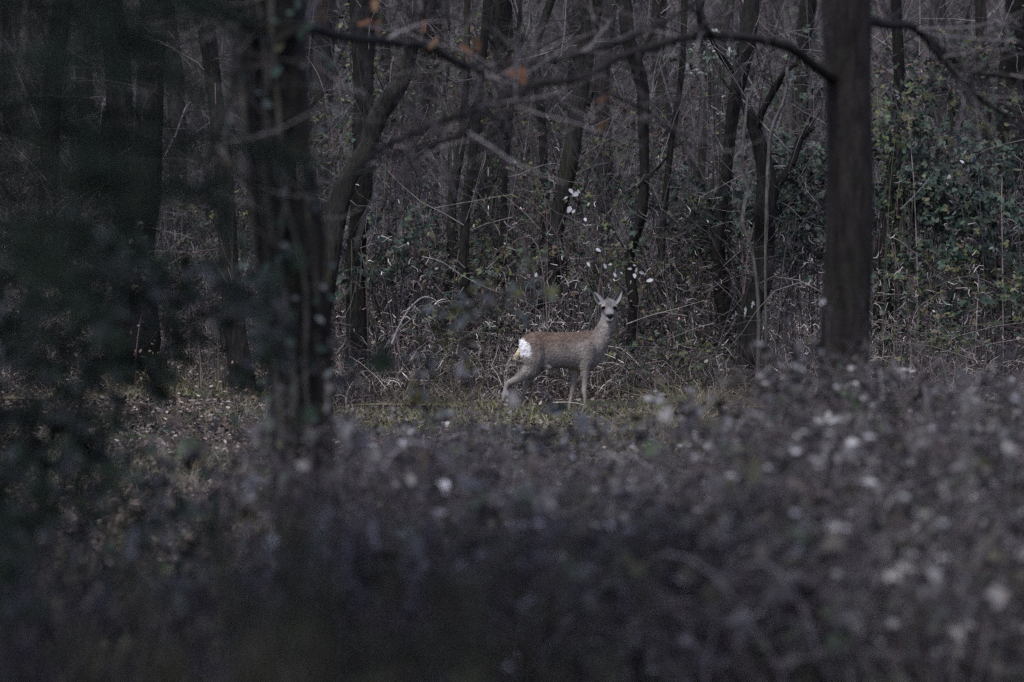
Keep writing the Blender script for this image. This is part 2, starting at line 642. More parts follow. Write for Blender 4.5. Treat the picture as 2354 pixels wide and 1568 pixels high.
# --- the two near trees and their long limbs
T1, b1, _ = tree('thick_trunk_tree', 'tree with the thickest smooth brown trunk, rising out of the brambles', 22.5,
                 [(1932, 1250, 124), (1935, 1100, 122), (1938, 850, 114), (1943, 700, 113), (1950, 550, 110), (1952, 400, 107), (1948, 200, 104), (1943, 0, 114)], 'brown', rough=.035,
                 limbs=[[(1925, 185, 40, 0), (1880, 160, 30, -.2), (1800, 115, 24, -.5), (1700, 88, 22, -.8), (1600, 85, 20, -1.1), (1500, 103, 19, -1.4), (1420, 130, 17, -1.6), (1340, 175, 16, -1.8), (1240, 197, 16, -2.0), (1130, 235, 15, -2.3), (1050, 265, 14, -2.5), (900, 335, 13, -2.8), (820, 400, 12, -3.0), (745, 500, 9, -3.2)],
                        [(1970, 45, 30, 0), (2030, 52, 22, .2), (2090, 68, 20, .4), (2150, 115, 19, .6), (2220, 160, 18, .8), (2290, 176, 16, 1), (2380, 168, 14, 1.1)],
                        [(2130, 98, 14, .5), (2190, 165, 13, .6), (2250, 220, 12, .8), (2310, 265, 11, .9), (2380, 330, 9, 1)],
                        [(1090, 252, 12, -2.4), (1072, 305, 11, -2.5), (1000, 335, 10, -2.6), (930, 352, 8, -2.8), (860, 385, 6, -3)],
                        [(1210, 205, 11, -2.1), (1175, 255, 9, -2.2), (1140, 305, 8, -2.3), (1095, 335, 5, -2.4)],
                        [(1640, 85, 10, -1), (1610, 40, 8, -1.2), (1640, -20, 6, -1.3)],
                        [(1330, 178, 10, -1.8), (1420, 228, 9, -1.8), (1500, 262, 8, -1.7), (1560, 325, 6, -1.6), (1610, 400, 4, -1.5)]],
                 twigs=(190, 560), twr=.0045, twlen=(.6, .3))
for px, py, c in [(1180, 180, 0), (1200, 196, 0), (1130, 150, 1), (1405, 215, 0), (1440, 262, 0), (1400, 272, 1), (1160, 168, 1), (1085, 118, 0), (1100, 125, 1), (1425, 250, 1)]:
    dead_leaf(T1, b1, px, py, 20.4, .075, [(.17, .08, .042), (.125, .075, .042)][c])

T2, b2, sp2 = tree('gnarled_tree', 'dark gnarled tree wrapped in pale ivy stems beside the needle sprays', 18,
                   [(705, 1400, 110), (695, 1000, 112), (690, 850, 112), (672, 700, 134), (652, 500, 138), (636, 300, 138), (622, 100, 144), (615, 0, 150)], 'night', rough=.26,
                   limbs=[[(625, 105, 34, -.1), (650, 82, 26, -.1), (690, 68, 24, .4), (800, 84, 24, 1.4), (900, 98, 24, 2.2), (980, 108, 23, 3), (1060, 143, 22, 3.6), (1150, 142, 21, 4.2), (1250, 131, 19, 4.8), (1350, 103, 17, 5.2), (1450, 70, 16, 5.6), (1540, 25, 10, 5.8), (1610, -20, 8, 6)],
                          [(600, 60, 40, -.1), (500, 40, 34, -.4), (430, 10, 30, -.6), (400, -30, 26, -.7)],
                          [(540, 60, 26, -.3), (535, 150, 20, -.5), (520, 250, 18, -.7), (490, 350, 16, -.9), (485, 420, 14, -1), (500, 480, 10, -1.1)],
                          [(980, 108, 9, 3), (970, 40, 7, 3), (1000, -20, 6, 3)],
                          [(1060, 143, 9, 3.6), (1120, 180, 7, 3.6), (1230, 200, 5, 3.7)]],
                   twigs=(190, 520), twr=.0045, twlen=(.6, .3))
for px, py, c in [(855, 45, 0), (870, 62, 0), (845, 60, 1), (862, 30, 1), (972, 45, 0), (1003, 92, 0), (1008, 85, 1), (1092, 112, 1), (550, 240, 0), (710, 372, 0), (705, 555, 0), (760, 8, 1), (745, 20, 1), (505, 365, 1), (1195, 175, 1)]:
    dead_leaf(T2, b2, px, py, 18.5 if px < 760 else 20.6, .062, [(.17, .08, .042), (.125, .075, .042)][c])


def ivy_on(label, base_line, Y, nstem, nleaf, pal, size=.045, wrap=1.25, stem_col=(.10, .09, .085), px_rng=None, stem_r=.009):
    """ivy or bramble climbing a trunk: base_line is the trunk spline (x,y,z,r)"""
    o = thing('climbing_ivy', label, 'climbing plant', (base_line[0, 0], Y, base_line[0, 2]), 'ivy climbing the trunks')
    base = np.array(o.location)
    n = len(base_line)
    st = np.linspace(0, 1, n)
    paths = []
    for i in range(nstem):
        a = rng.uniform(0, 6.28) + np.cumsum(rng.normal(0, .25, n))
        r = base_line[:, 3] * wrap
        paths.append(np.stack([base_line[:, 0] + r * np.cos(a), base_line[:, 1] + r * np.sin(a), base_line[:, 2]], 1))
    paths = np.stack(paths)
    mb = MB()
    for p in paths:
        q = spline(p[::max(1, n // 16)], 40)
        trunk_mesh(mb, q, np.linspace(stem_r, stem_r * .5, 40), stem_col, k=6)
    mb.obj('stems', M_BARK, o, kind='stuff', loc=base)
    mb = MB()
    p, t, _, _ = along(paths, nleaf, .05, 1)
    out = unit(p - np.array([0, 0, 0]) - spline(base_line[:, :3], 5)[2]) * [1, 1, 0]
    p = p + rng.normal(0, size * .9, p.shape)
    d = rvec(nleaf, -.3)
    leaves(mb, p, d, rvec(nleaf, .8) + [0, -.8, 0], rng.uniform(.6, 1.25, nleaf) * size, pick(pal, nleaf), LEAF)
    mb.obj('leaves', M_IVY, o, kind='stuff', loc=base)
    return o


GREEN = [(.035, .06, .032), (.05, .075, .04), (.03, .05, .035), (.075, .095, .04)]
BLUEGREEN = [(.035, .06, .05), (.05, .075, .065), (.09, .11, .11), (.025, .045, .035)]
ivy_on('ivy with grey twisted stems wound round the gnarled dark tree', sp2[2:34], 18, 13, 900, BLUEGREEN + [(.12, .12, .13), (.05, .05, .03)], .05, 1.05, (.075, .068, .066), stem_r=.012)

# --- in-focus and farther trunks
G = 'trunks at the edge of the wood'
tree('bare_tree', 'slender black trunk standing just behind the deer\'s head', 44.2, [(1455, 850, 25), (1460, 700, 24), (1462, 600, 21), (1464, 500, 25), (1467, 400, 21), (1474, 300, 23), (1470, 200, 30), (1452, 80, 29), (1438, 0, 29)], 'black', group=G,
     limbs=[[(1468, 430, 12, 0), (1500, 395, 9, -.1), (1530, 360, 5, -.2)], [(1462, 150, 16, .1), (1500, 60, 12, .2), (1520, -20, 9, .3)]], twigs=(30, 110), twr=.005)
LT, lb, lsp = tree('forked_tree', 'forked tree spotted with white lichen at its foot', 44.0,
                   [(1702, 890, 46), (1712, 800, 50), (1728, 720, 48), (1748, 640, 46), (1762, 560, 46), (1762, 480, 48), (1756, 400, 46), (1742, 320, 40), (1722, 260, 30), (1700, 200, 22), (1676, 175, 16), (1650, 120, 12)], 'black', group=G, top=4.5,
                   limbs=[[(1765, 490, 30, .1), (1790, 440, 26, .2), (1815, 380, 24, .3), (1842, 325, 22, .3), (1868, 295, 16, .3)],
                          [(1738, 300, 24, 0), (1762, 250, 20, -.1), (1778, 200, 18, -.2), (1800, 165, 14, -.3), (1830, 150, 10, -.3)],
                          [(1712, 230, 14, 0), (1680, 205, 10, .1), (1655, 180, 7, .1)]], twigs=(50, 190), twr=.005)
tree('pale_sapling', 'thin pale sapling leaning beside the forked lichen tree', 43.6, [(1735, 560, 9), (1720, 500, 10), (1708, 440, 10), (1704, 380, 9), (1712, 300, 7)], 'grey', group=G, top=2.7, twigs=(14, 30), twr=.003)
tree('pale_sapling', 'white bare sapling rising between the forked tree\'s two stems', 43.4, [(1765, 480, 6), (1770, 380, 8), (1780, 300, 8), (1795, 220, 8), (1808, 155, 7)], 'grey', group=G, top=3.2, twigs=(10, 24), twr=.003)
tree('leaning_tree', 'leaning trunk that slants down behind the deer\'s back', 44.7, [(1205, 820, 36), (1222, 745, 34), (1248, 650, 32), (1272, 520, 36), (1300, 360, 36), (1325, 250, 40), (1345, 130, 44), (1362, 0, 50)], 'dark', group=G, twigs=(40, 150))
tree('bare_tree', 'grey trunk close behind the top of the leaning trunk', 48, [(1375, 700, 36), (1385, 400, 38), (1390, 150, 40), (1395, 0, 42)], 'mauve', group=G)
SL = tree('slanting_tree', 'dark trunk slanting up to the right under the long limb', 44.4, [(720, 830, 48), (748, 620, 46), (780, 490, 46), (806, 415, 44), (840, 340, 44), (872, 270, 42), (905, 200, 40), (935, 140, 34), (960, 60, 28)], 'dark', group=G, twigs=(50, 170))
dT, dB, dS = tree('bare_tree', 'straight dark trunk hung with ivy left of the slanting trunk', 45.2, [(812, 850, 46), (818, 600, 42), (822, 450, 44), (828, 200, 50), (832, 0, 58)], 'black', group=G, twigs=(50, 150))
ivy_on('ivy with bright leaves on the straight dark trunk', dS[int(len(dS) * .25):int(len(dS) * .55)], 45.2, 5, 420, GREEN + [(.11, .12, .05), (.14, .16, .14)], .06, 1.3)
hT, hB, hS = tree('bare_tree', 'broad shaded trunk in the middle of the wood, clothed in leaves', 47.2, [(1140, 850, 74), (1135, 600, 72), (1132, 400, 72), (1140, 200, 66), (1146, 0, 62)], 'dark', group=G, twigs=(50, 160))
ivy_on('sparse ivy over the broad shaded trunk', hS[6:30], 47.2, 6, 520, GREEN + [(.10, .10, .045)], .06, 1.3)
tree('bare_tree', 'thin dark trunk nearest the broad shaded trunk', 44.8, [(1072, 700, 26), (1078, 620, 25), (1085, 470, 24), (1095, 330, 22), (1110, 180, 22), (1120, 0, 20)], 'black', group=G, twigs=(30, 120))
tree('bare_tree', 'thin dark trunk second from the broad shaded trunk', 45.4, [(1030, 720, 22), (1036, 600, 22), (1045, 470, 20), (1062, 330, 18), (1072, 200, 16), (1075, 0, 16)], 'dark', group=G, twigs=(30, 120))
tree('bare_tree', 'wide brown trunk half veiled by twigs under the long limb', 58, [(950, 800, 78), (952, 500, 76), (955, 250, 74), (958, 0, 72)], 'mauve', group=G)
tree('bare_tree', 'narrow grey pole next to the wide brown trunk', 55, [(1005, 750, 20), (1008, 400, 20), (1012, 150, 20), (1016, 0, 20)], 'mauve', group=G, twigs=(24, 100))
tree('bare_tree', 'dark trunk behind the needle sprays, nearest the frame edge', 48, [(292, 700, 56), (282, 520, 52), (272, 380, 50), (264, 150, 56), (262, 0, 62)], 'black', group=G)
tree('bare_tree', 'broad black trunk between the needle sprays', 47, [(322, 820, 84), (326, 600, 80), (333, 400, 72), (342, 180, 64), (358, 0, 66)], 'black', group=G)
tree('leaning_tree', 'leaning dark trunk beyond the needle sprays, next to the gnarled tree', 45.5, [(560, 820, 44), (535, 600, 44), (505, 350, 40), (485, 200, 38), (465, 50, 38), (452, -20, 38)], 'dark', group=G, twigs=(40, 150))
tree('bare_tree', 'dark trunk with ragged bark just right of the thickest trunk', 46.2, [(2036, 860, 62), (2040, 750, 60), (2046, 600, 54), (2050, 400, 40), (2056, 200, 30), (2062, 0, 26)], 'black', group=G, twigs=(50, 200))
tree('bare_tree', 'dim trunk at the wood\'s far right edge', 51, [(2330, 850, 70), (2325, 500, 66), (2318, 200, 66), (2322, 0, 70)], 'black', group=G)
tree('bare_tree', 'slim dark trunk between the thickest trunk and the edge', 50, [(2262, 850, 30), (2262, 500, 30), (2258, 200, 32), (2255, 0, 30)], 'dark', group=G, twigs=(40, 160))
tree('bare_tree', 'slender dark stem next to the black trunk by the deer', 44.9, [(1518, 830, 18), (1520, 700, 18), (1524, 560, 18), (1540, 350, 16), (1560, 150, 14), (1570, 0, 14)], 'dark', group=G, twigs=(30, 120))
tree('bare_tree', 'dark stem close to the lichen-spotted tree', 45.3, [(1672, 850, 36), (1668, 700, 34), (1664, 560, 30), (1668, 400, 26), (1690, 250, 30), (1720, 100, 36), (1730, 0, 36)], 'black', group=G, twigs=(40, 140))
tree('bare_tree', 'thin stem halfway between the deer and the lichen-spotted tree', 49, [(1595, 850, 20), (1598, 600, 20), (1606, 400, 18), (1612, 200, 18), (1614, 0, 18)], 'dark', group=G, twigs=(30, 120))
tree('bare_tree', 'short dark stem behind the deer\'s rump', 45.2, [(1140, 880, 20), (1146, 740, 18), (1152, 560, 16), (1165, 400, 14), (1180, 250, 12)], 'black', group=G, top=3.6, twigs=(24, 100))
tree('bare_tree', 'thin straight stem above the deer\'s back', 46, [(1238, 700, 16), (1240, 500, 18), (1236, 300, 18), (1240, 100, 18), (1250, 0, 18)], 'dark', group=G, twigs=(30, 120))
tree('bare_tree', 'brown trunk beyond the gnarled tree, behind the long limb', 56, [(735, 700, 44), (738, 400, 44), (744, 150, 46), (748, 0, 46)], 'mauve', group=G)
tree('bare_tree', 'dark trunk seen between the gnarled tree and the leaning one', 54, [(575, 750, 40), (570, 500, 40), (562, 200, 40), (560, 0, 40)], 'brown', group=G)
tree('bare_tree', 'far dark trunk over the leaf litter at the frame edge', 52, [(120, 760, 44), (124, 500, 44), (130, 200, 46), (134, 0, 46)], 'dark', group=G)


for px, Y, wd, lean, lab in [
    (680, 60, 40, 20, 'far crooked trunk showing right past the gnarled tree'), (900, 63, 34, -25, 'far trunk leaning left behind the slanting trunk'), (1100, 60, 44, 25, 'far trunk leaning right by the top of the broad shaded trunk'),
    (1205, 57, 34, -20, 'far trunk leaning left between the broad trunk and the leaning one'), (1300, 62, 38, 30, 'far trunk crossing behind the leaning trunk'), (1530, 58, 40, -15, 'far trunk behind the stem next to the black trunk'),
    (1640, 62, 36, 25, 'far trunk leaning right toward the forked tree'), (1830, 60, 44, 15, 'far trunk between the forked tree and the thickest trunk'), (410, 58, 44, -18, 'far trunk between the broad black trunk and the leaning one'),
    (200, 60, 40, 12, 'far trunk close to the frame edge behind needle sprays'), (2180, 58, 46, -20, 'far trunk showing through the dark leafy shrubs'), (985, 66, 30, 14, 'thin far trunk right of the wide brown trunk')]:
    tree('far_tree', lab, Y, [(px, 850, wd), (px + lean * .2, 600, wd * .97), (px + lean * .6 + rng.normal(0, 8), 350, wd * .92), (px + lean + rng.normal(0, 8), 100, wd * .86), (px + lean * 1.3, 0, wd * .85)], ['dark', 'black', 'mauve'][int(px) % 3], group='trunks deep in the wood', twigs=(50, 150),
         limbs=[[(px + lean * .5, 380, wd * .45, 0), (px + lean * .5 + 40 * (1 if lean > 0 else -1), 250, wd * .35, .3), (px + lean + 110 * (1 if lean > 0 else -1), 60, wd * .2, .6), (px + lean + 150 * (1 if lean > 0 else -1), -60, wd * .12, .8)]])


def lichen():
    for i, (px, py, w_, h_) in enumerate([(1714, 718, 9, 36), (1729, 700, 10, 20), (1727, 742, 9, 8), (1722, 760, 10, 9), (1721, 775, 9, 8), (1714, 792, 13, 12), (1700, 808, 8, 8), (1722, 824, 10, 8), (1708, 838, 9, 7), (1697, 850, 6, 6)]):
        mb = MB()
        c = P(px, py, 44.0)
        # spot lies on the trunk surface facing the camera
        j = np.argmin(np.abs(lsp[:, 2] - c[2]))
        r = lsp[j, 3] * 1.06
        dx = np.clip(c[0] - lsp[j, 0], -r * .92, r * .92)
        m_ = 40
        a = np.arange(m_) / m_ * 6.283
        rr = 1 + .3 * np.sin(3 * a + i) + .25 * np.sin(5 * a + 2 * i) + .2 * np.sin(9 * a + i * 1.7)
        vx = dx + rr * np.cos(a) * w_ * 44 / K * .32
        vz = rr * np.sin(a) * h_ * 44 / K * .36
        vy = -np.sqrt(np.maximum(r * r - np.clip(vx, -r, r) ** 2, 0)) - .012
        cy = -math.sqrt(max(r * r - dx * dx, 0)) - .018
        lean = np.interp(c[2] + vz, lsp[:, 2], lsp[:, 0])
        v = np.concatenate([np.stack([lean + vx, 44 + vy, c[2] + vz], 1), [[lsp[j, 0] + dx, 44 + cy, c[2]]], np.stack([lean + vx, 44 + vy + .015, c[2] + vz], 1)])
        f = [(m_, k_, (k_ + 1) % m_) for k_ in range(m_)]
        mb.add(v, np.array(f), np.array([.24, .275, .275]))
        mb.add(v, np.array([(k_, m_ + 1 + k_, m_ + 1 + (k_ + 1) % m_, (k_ + 1) % m_) for k_ in range(m_)]), np.array([.28, .31, .31]))
        mb.obj('lichen_patch', M_DEAD, LT, loc=lb, smooth=False)


lichen()


# ------------------------------------------------------------------ bare shrubs of the understorey
def shrub_proto(kind):
    o = bpy.data.objects.new('bare_shrub', None)
    mb = MB()
    n0 = 16
    p = np.stack([rng.normal(0, .18, n0), rng.normal(0, .18, n0), np.full(n0, -.05)], 1)
    d = rvec(n0) * [.55, .55, .3] + [0, 0, 1]
    hgt = [3.2, 2.2, 4.2, 1.6][kind % 4]
    a = grow(p, d, rng.uniform(.6, 1.1, n0) * hgt, 11, .17, .03 if kind % 2 else .06)
    tubes(mb, a, taper(n0, 11, rng.uniform(.006, .014, n0), .003), pick(TW, n0), 4)
    q = twig_cloud(mb, a, 150, 520, hgt * .38, hgt * .16, .0042, TW + [(.19, .17, .165)], lo=.12, grav=.03)
    st = mb.mesh('twigs', M_TWIG)
    mb2 = MB()
    nl = 60
    pp, t, _, _ = along(q[:, :4], nl, .3, 1)
    leaves(mb2, pp, rvec(nl, -.6), rvec(nl), rng.uniform(.02, .05, nl), pick([(.22, .15, .09), (.12, .11, .05), (.3, .26, .22)], nl), LIT)
    return st, mb2.mesh('dead_leaves', M_DEAD)


SHR = [shrub_proto(k) for k in range(4)]


def bare_shrub(px, Y, k, sc, label, group='bare shrubs between the trunks'):
    x = (px - 1176.5) * Y / K
    o = thing('bare_shrub', label, 'shrub', (x, Y, float(gz(x, Y))), group)
    o.rotation_euler = (0, 0, rng.uniform(0, 6.28))
    o.scale = (sc,) * 3
    for nm, me in zip(('twigs', 'dead_leaves'), SHR[k]):
        c = bpy.data.objects.new(nm, me)
        COL.objects.link(c)
        c.parent = o
        c['kind'] = 'stuff'


for px, Y, k, sc, lab in [
    (1330, 44.6, 1, .9, 'tangled bare shrub directly behind the deer\'s back'),
    (1560, 44.8, 0, .9, 'tall bare shrub between the deer and the lichen-spotted tree'),
    (1110, 45.0, 3, 1.0, 'low bare shrub behind the deer\'s rump'),
    (960, 45.6, 1, 1.1, 'bare shrub with arching pale canes under the long limb'),
    (860, 46.5, 0, 1.0, 'tall bare shrub at the foot of the slanting trunk'),
    (1640, 45.5, 3, 1.0, 'low bare shrub at the foot of the lichen-spotted tree'),
    (1800, 46.8, 1, 1.0, 'bare shrub filling the gap before the thickest trunk'),
    (2120, 47.6, 0, 1.0, 'tall bare shrub beyond the thickest trunk'),
    (2240, 47.2, 1, 1.1, 'bare shrub under the dark leaves near the frame edge'),
    (2340, 48, 2, .9, 'tallest bare shrub by the dim edge trunk'),
    (1420, 47.0, 2, .9, 'tall thin bare shrub above the deer\'s head'),
    (1260, 48.0, 0, 1.1, 'tall bare shrub beside the leaning trunk'),
    (1000, 49.0, 2, 1.0, 'tall thin bare shrub by the narrow grey pole'),
    (700, 48.0, 0, 1.0, 'bare shrub at the gnarled tree\'s side, beyond it'),
    (450, 49.0, 1, 1.1, 'bare shrub at the foot of the leaning trunk by the gnarled tree'),
    (200, 50.0, 1, 1.2, 'bare shrub over the leaf litter behind needle sprays'),
    (60, 52.0, 0, 1.0, 'bare shrub at the frame edge beyond the leaf litter'),
    (1500, 50.5, 2, 1.0, 'tall bare shrub far behind the slender black trunk'),
    (1700, 51.0, 0, 1.1, 'tall bare shrub far behind the forked tree'),
    (1900, 50.0, 2, 1.0, 'tall bare shrub hidden half behind the thickest trunk'),
    (1180, 53.0, 2, 1.1, 'tall bare shrub far behind the broad shaded trunk'),
    (600, 53.0, 2, 1.0, 'tall bare shrub far behind the gnarled tree'),
    (380, 55.0, 0, 1.2, 'bare shrub far between the two black trunks'),
    (880, 54.0, 2, 1.1, 'tall bare shrub behind the straight ivy-hung trunk'),
]:
    bare_shrub(px, Y, k, sc, lab)


# ------------------------------------------------------------------ the far wood: uncountable, one mass
def far_wood():
    mb = MB()
    n = 46
    y = 62 + 76 * rng.uniform(0, 1, n)
    x = rng.uniform(-1.15, 1.15, n) * y * .1018
    p = np.stack([x, y, gz(x, y) - .1], 1)
    a = grow(p, rvec(n) * [.22, .22, 0] + [0, 0, 1], rng.uniform(9, 15, n), 12, .11)
    tubes(mb, a, taper(n, 12, rng.uniform(.05, .17, n), .05), pick([(.075, .062, .06), (.10, .085, .082), (.05, .045, .042)], n), 8)  # far bark and twigs paled towards mauve, distance haze put into the colour
    twig_cloud(mb, a, 3000, 9000, 3.2, 1.3, .012, [(.075, .065, .068), (.045, .039, .04), (.12, .108, .112)], lo=.05, Sg=5)
    # understorey brush
    n = 2600
    y = 54 + 70 * rng.uniform(0, 1, n) ** 1.2
    x = rng.uniform(-1.15, 1.15, n) * y * .1018
    p = np.stack([x, y, gz(x, y) - .1], 1)
    a = grow(p, rvec(n) * [.8, .8, 0] + [0, 0, 1], rng.uniform(1.5, 6.5, n), 8, .2, .04)
    tubes(mb, a, taper(n, 8, rng.uniform(.006, .02, n), .004), pick([(.07, .062, .062), (.04, .035, .035), (.13, .118, .12)], n), 3)
    twig_cloud(mb, a, 14000, 36000, 1.3, .6, .006, [(.060, .052, .055), (.032, .028, .03), (.24, .22, .23), (.015, .013, .014)], lo=.05, grav=.02, Sg=4)
    mb.obj('distant_woods', M_TWIG, kind='stuff')


far_wood()


# ------------------------------------------------------------------ leafy shrubs of the wood's edge (in focus)
def leafy(name, label, px, py, Y, rx, rz, nleaf, pal, wts=None, size=.055, cat='shrub', ncane=18, group='leafy brambles at the edge of the wood', whites=(), mat=None, ry=.5):
    c = P(px, py, Y)
    g = float(gz(c[0], Y))
    base = np.array([c[0], Y, g])
    o = thing(name, label, cat, base, group)
    mb = MB()
    p = np.stack([c[0] + rng.normal(0, rx * .5, ncane), Y + rng.normal(0, ry * .4, ncane), np.full(ncane, g - .03)], 1)
    top = c + rng.normal(0, 1, (ncane, 3)) * [rx * .6, ry * .5, rz * .5] + [0, 0, rz * .6]
    end = c + rng.normal(0, 1, (ncane, 3)) * [rx * 1.0, ry, rz * .8]
    u = np.linspace(0, 1, 12)[None, :, None]
    paths = (1 - u) ** 3 * p[:, None] + 3 * (1 - u) ** 2 * u * (p * [1, 1, 0] + [0, 0, 1] * top)[:, None] + 3 * (1 - u) * u ** 2 * top[:, None] + u ** 3 * end[:, None]
    paths = paths + np.cumsum(rng.normal(0, .012, paths.shape), 1) * u
    tubes(mb, paths, taper(ncane, 12, rng.uniform(.004, .007, ncane), .002), pick([(.10, .07, .075), (.06, .07, .04), (.16, .13, .13)], ncane), 4)
    mb.obj('canes', M_TWIG, o, kind='stuff', loc=base)
    # trifoliate leaves in clusters inside an uneven crown
    nleaf = int(nleaf * 1.7)
    ncl = max(8, nleaf // 60)
    cl = c + rng.normal(0, .62, (ncl, 3)) * [rx, ry, rz]
    nn = nleaf // 3
    ctr = cl[rng.integers(0, ncl, nn)] + rng.normal(0, .115, (nn, 3)) * [1.3, 1, .8]
    far = rng.uniform(0, 1, nn) < .3
    ctr[far] = along(paths, int(far.sum()), .35, 1)[0]
    ctr[:, 2] = np.maximum(ctr[:, 2], g + .05)
    d = rvec(nn, -.15)
    nrm = rvec(nn, 1.0) + [0, -.55, 0]
    colr = pick(pal, nn, wts)
    mb = MB()
    for s_ in (-1, 0, 1):
        side = unit(np.cross(d, nrm))
        dd = unit(d + side * s_ * 1.1)
        leaves(mb, ctr + dd * size * .25, dd, nrm + rvec(nn) * .35, rng.uniform(.7, 1.2, nn) * size * (1.0 if s_ == 0 else .82), colr * np.exp(rng.normal(0, .1, (nn, 1))))
    mb.obj('foliage', mat or M_LEAF, o, kind='stuff', loc=base)
    for (wx, wy, ws) in whites:
        white_leaf(o, base, wx, wy, min(Y - .5, 43.7) if Y < 46 else Y - .8, ws)
    return o


_wl = {}


def white_leaf(parent, base, px, py, Y, ws):
    if not _wl:
        mb = MB()
        leaves(mb, np.zeros((1, 3)), np.array([[1., 0, 0]]), np.array([[0, 0, 1.]]), 1.0, np.array([(.37, .37, .38)]), (LEAF[0] * [1, 1.15, 1] - [.5, 0, 0], LEAF[1]))
        _wl['m'] = mb.mesh('leaf', M_PALE)
    o = bpy.data.objects.new('leaf', _wl['m'])
    COL.objects.link(o)
    o.parent = parent
    o.location = tuple(P(px, py, Y) - base)
    # its pale underside turned towards the open clearing
    zax = Vector(unit(np.array([rng.normal(0, .35), -1, rng.normal(.35, .3)])))
    q = zax.to_track_quat('Z', 'Y')
    o.rotation_euler = (q @ Quaternion((0, 0, 1), rng.uniform(0, 6.28))).to_euler()
    s_ = ws * Y / K
    o.scale = (s_, s_ * rng.uniform(.7, 1.0), s_)


OLIVE = [(.042, .058, .027), (.065, .078, .032), (.082, .084, .036), (.026, .038, .023), (.075, .055, .038)]
DGREEN = [(.023, .040, .028), (.034, .054, .038), (.016, .026, .020), (.046, .064, .042), (.065, .066, .038)]
leafy('bramble', 'green bramble with white upturned leaves just above the deer\'s head', 1400, 600, 44.3, .38, .22, 240, DGREEN + OLIVE, size=.055,
      whites=[(1375, 575, 15), (1352, 608, 13), (1390, 612, 14), (1402, 608, 10), (1413, 632, 13), (1414, 622, 10), (1428, 628, 8), (1447, 618, 12), (1462, 621, 13), (1458, 634, 15), (1474, 627, 14), (1493, 645, 18), (1458, 610, 9)])
leafy('bramble', 'bramble with grey-white leaves high beside the leaning trunk', 1320, 455, 45.0, .45, .4, 330, OLIVE + DGREEN, size=.055,
      whites=[(1312, 440, 16), (1322, 447, 18), (1330, 440, 14), (1308, 482, 18), (1318, 486, 12), (1300, 455, 11), (1352, 470, 10), (1345, 505, 12)])
leafy('bramble', 'bramble with two round white leaves behind the deer\'s back', 1220, 640, 44.6, .45, .35, 330, DGREEN + OLIVE, whites=[(1232, 632, 13), (1160, 560, 8)])
leafy('bramble', 'lush green bramble at the foot of the straight ivy-hung trunk', 880, 600, 45.2, .42, .35, 520, DGREEN, size=.06, whites=[(938, 560, 9), (1003, 617, 11), (870, 545, 8)])
leafy('bramble', 'green bramble under the arching pale canes', 1030, 600, 45.4, .4, .4, 380, DGREEN + OLIVE, size=.055)
leafy('bramble', 'bramble sprawling low behind the deer\'s hind legs', 1080, 790, 44.2, .5, .25, 300, DGREEN + OLIVE, size=.045)
leafy('climber', 'yellow-green climber scattered over the broad shaded trunk', 1180, 340, 46.5, .5, .7, 520, OLIVE, size=.05)
leafy('climber', 'olive climber hanging over the leaning trunk', 1300, 300, 47.5, .6, .6, 380, OLIVE + DGREEN, size=.05)
leafy('climber', 'pale-leaved climber near the top of the forked tree', 1640, 125, 46.0, .30, .22, 260, [(.12, .15, .12), (.20, .22, .19), (.06, .09, .05)], size=.055,
      whites=[(1580, 158, 12), (1578, 152, 11), (1588, 168, 9), (1650, 112, 12), (1688, 124, 11), (1640, 118, 9), (1618, 120, 8)])
leafy('climber', 'climber with one white leaf beside the slanting trunk\'s top', 920, 240, 46.5, .35, .35, 200, OLIVE + DGREEN, size=.05, whites=[(928, 212, 16)])
leafy('evergreen_shrub', 'dark green leafy shrub between the forked tree and the thickest trunk', 1850, 440, 44.9, .40, .42, 1050, DGREEN, [3, 3, 3, 2, .5], size=.075)
leafy('evergreen_shrub', 'dark green leafy shrub just left of the forked tree', 1660, 490, 45.6, .42, .30, 800, DGREEN, [3, 3, 3, 2, .5], size=.065)
leafy('evergreen_shrub', 'green leafy shrub low against the thickest trunk', 1840, 575, 45.2, .35, .22, 380, DGREEN, [3, 3, 3, 2, .5], size=.065)
leafy('evergreen_shrub', 'large dark leafy shrub right of the thickest trunk', 2110, 450, 45.3, .50, .55, 1250, DGREEN, [3, 3, 3, 2, .5], size=.07, whites=[(2180, 405, 11)])
leafy('evergreen_shrub', 'dark leafy shrub with two white leaves near the frame edge', 2260, 480, 44.9, .5, .6, 1100, DGREEN, [3, 3, 3, 2, .8], size=.07, whites=[(2210, 372, 13), (2180, 408, 11)])
leafy('evergreen_shrub', 'dark leafy shrub high up behind the thickest trunk\'s limb', 2150, 230, 47, .7, .6, 1300, DGREEN + OLIVE, size=.06)
leafy('evergreen_shrub', 'dark leafy shrub low by the ragged black trunk', 2180, 640, 44.8, .6, .4, 900, DGREEN + OLIVE, size=.055)
leafy('bramble', 'low bramble hiding the foot of the slender black trunk', 1470, 850, 43.9, .3, .12, 160, DGREEN + OLIVE, size=.045)
leafy('bramble', 'low bramble at the foot of the lichen-spotted tree', 1590, 820, 44.0, .5, .16, 260, DGREEN + OLIVE, size=.05)
leafy('bramble', 'bramble mid-height left of the lichen-spotted tree', 1560, 600, 45.5, .5, .35, 360, OLIVE + DGREEN, size=.05)
leafy('bramble', 'olive bramble between the slender black trunk and the climber', 1540, 330, 47.5, .7, .6, 360, OLIVE, size=.05)
leafy('bramble', 'bramble with yellow leaf tips near the gnarled tree', 545, 500, 46.5, .4, .22, 220, OLIVE + [(.2, .2, .06)], size=.05)
leafy('bramble', 'low green bramble above the leaf litter beside the gnarled tree', 470, 590, 46.0, .6, .25, 420, DGREEN + OLIVE, size=.05)
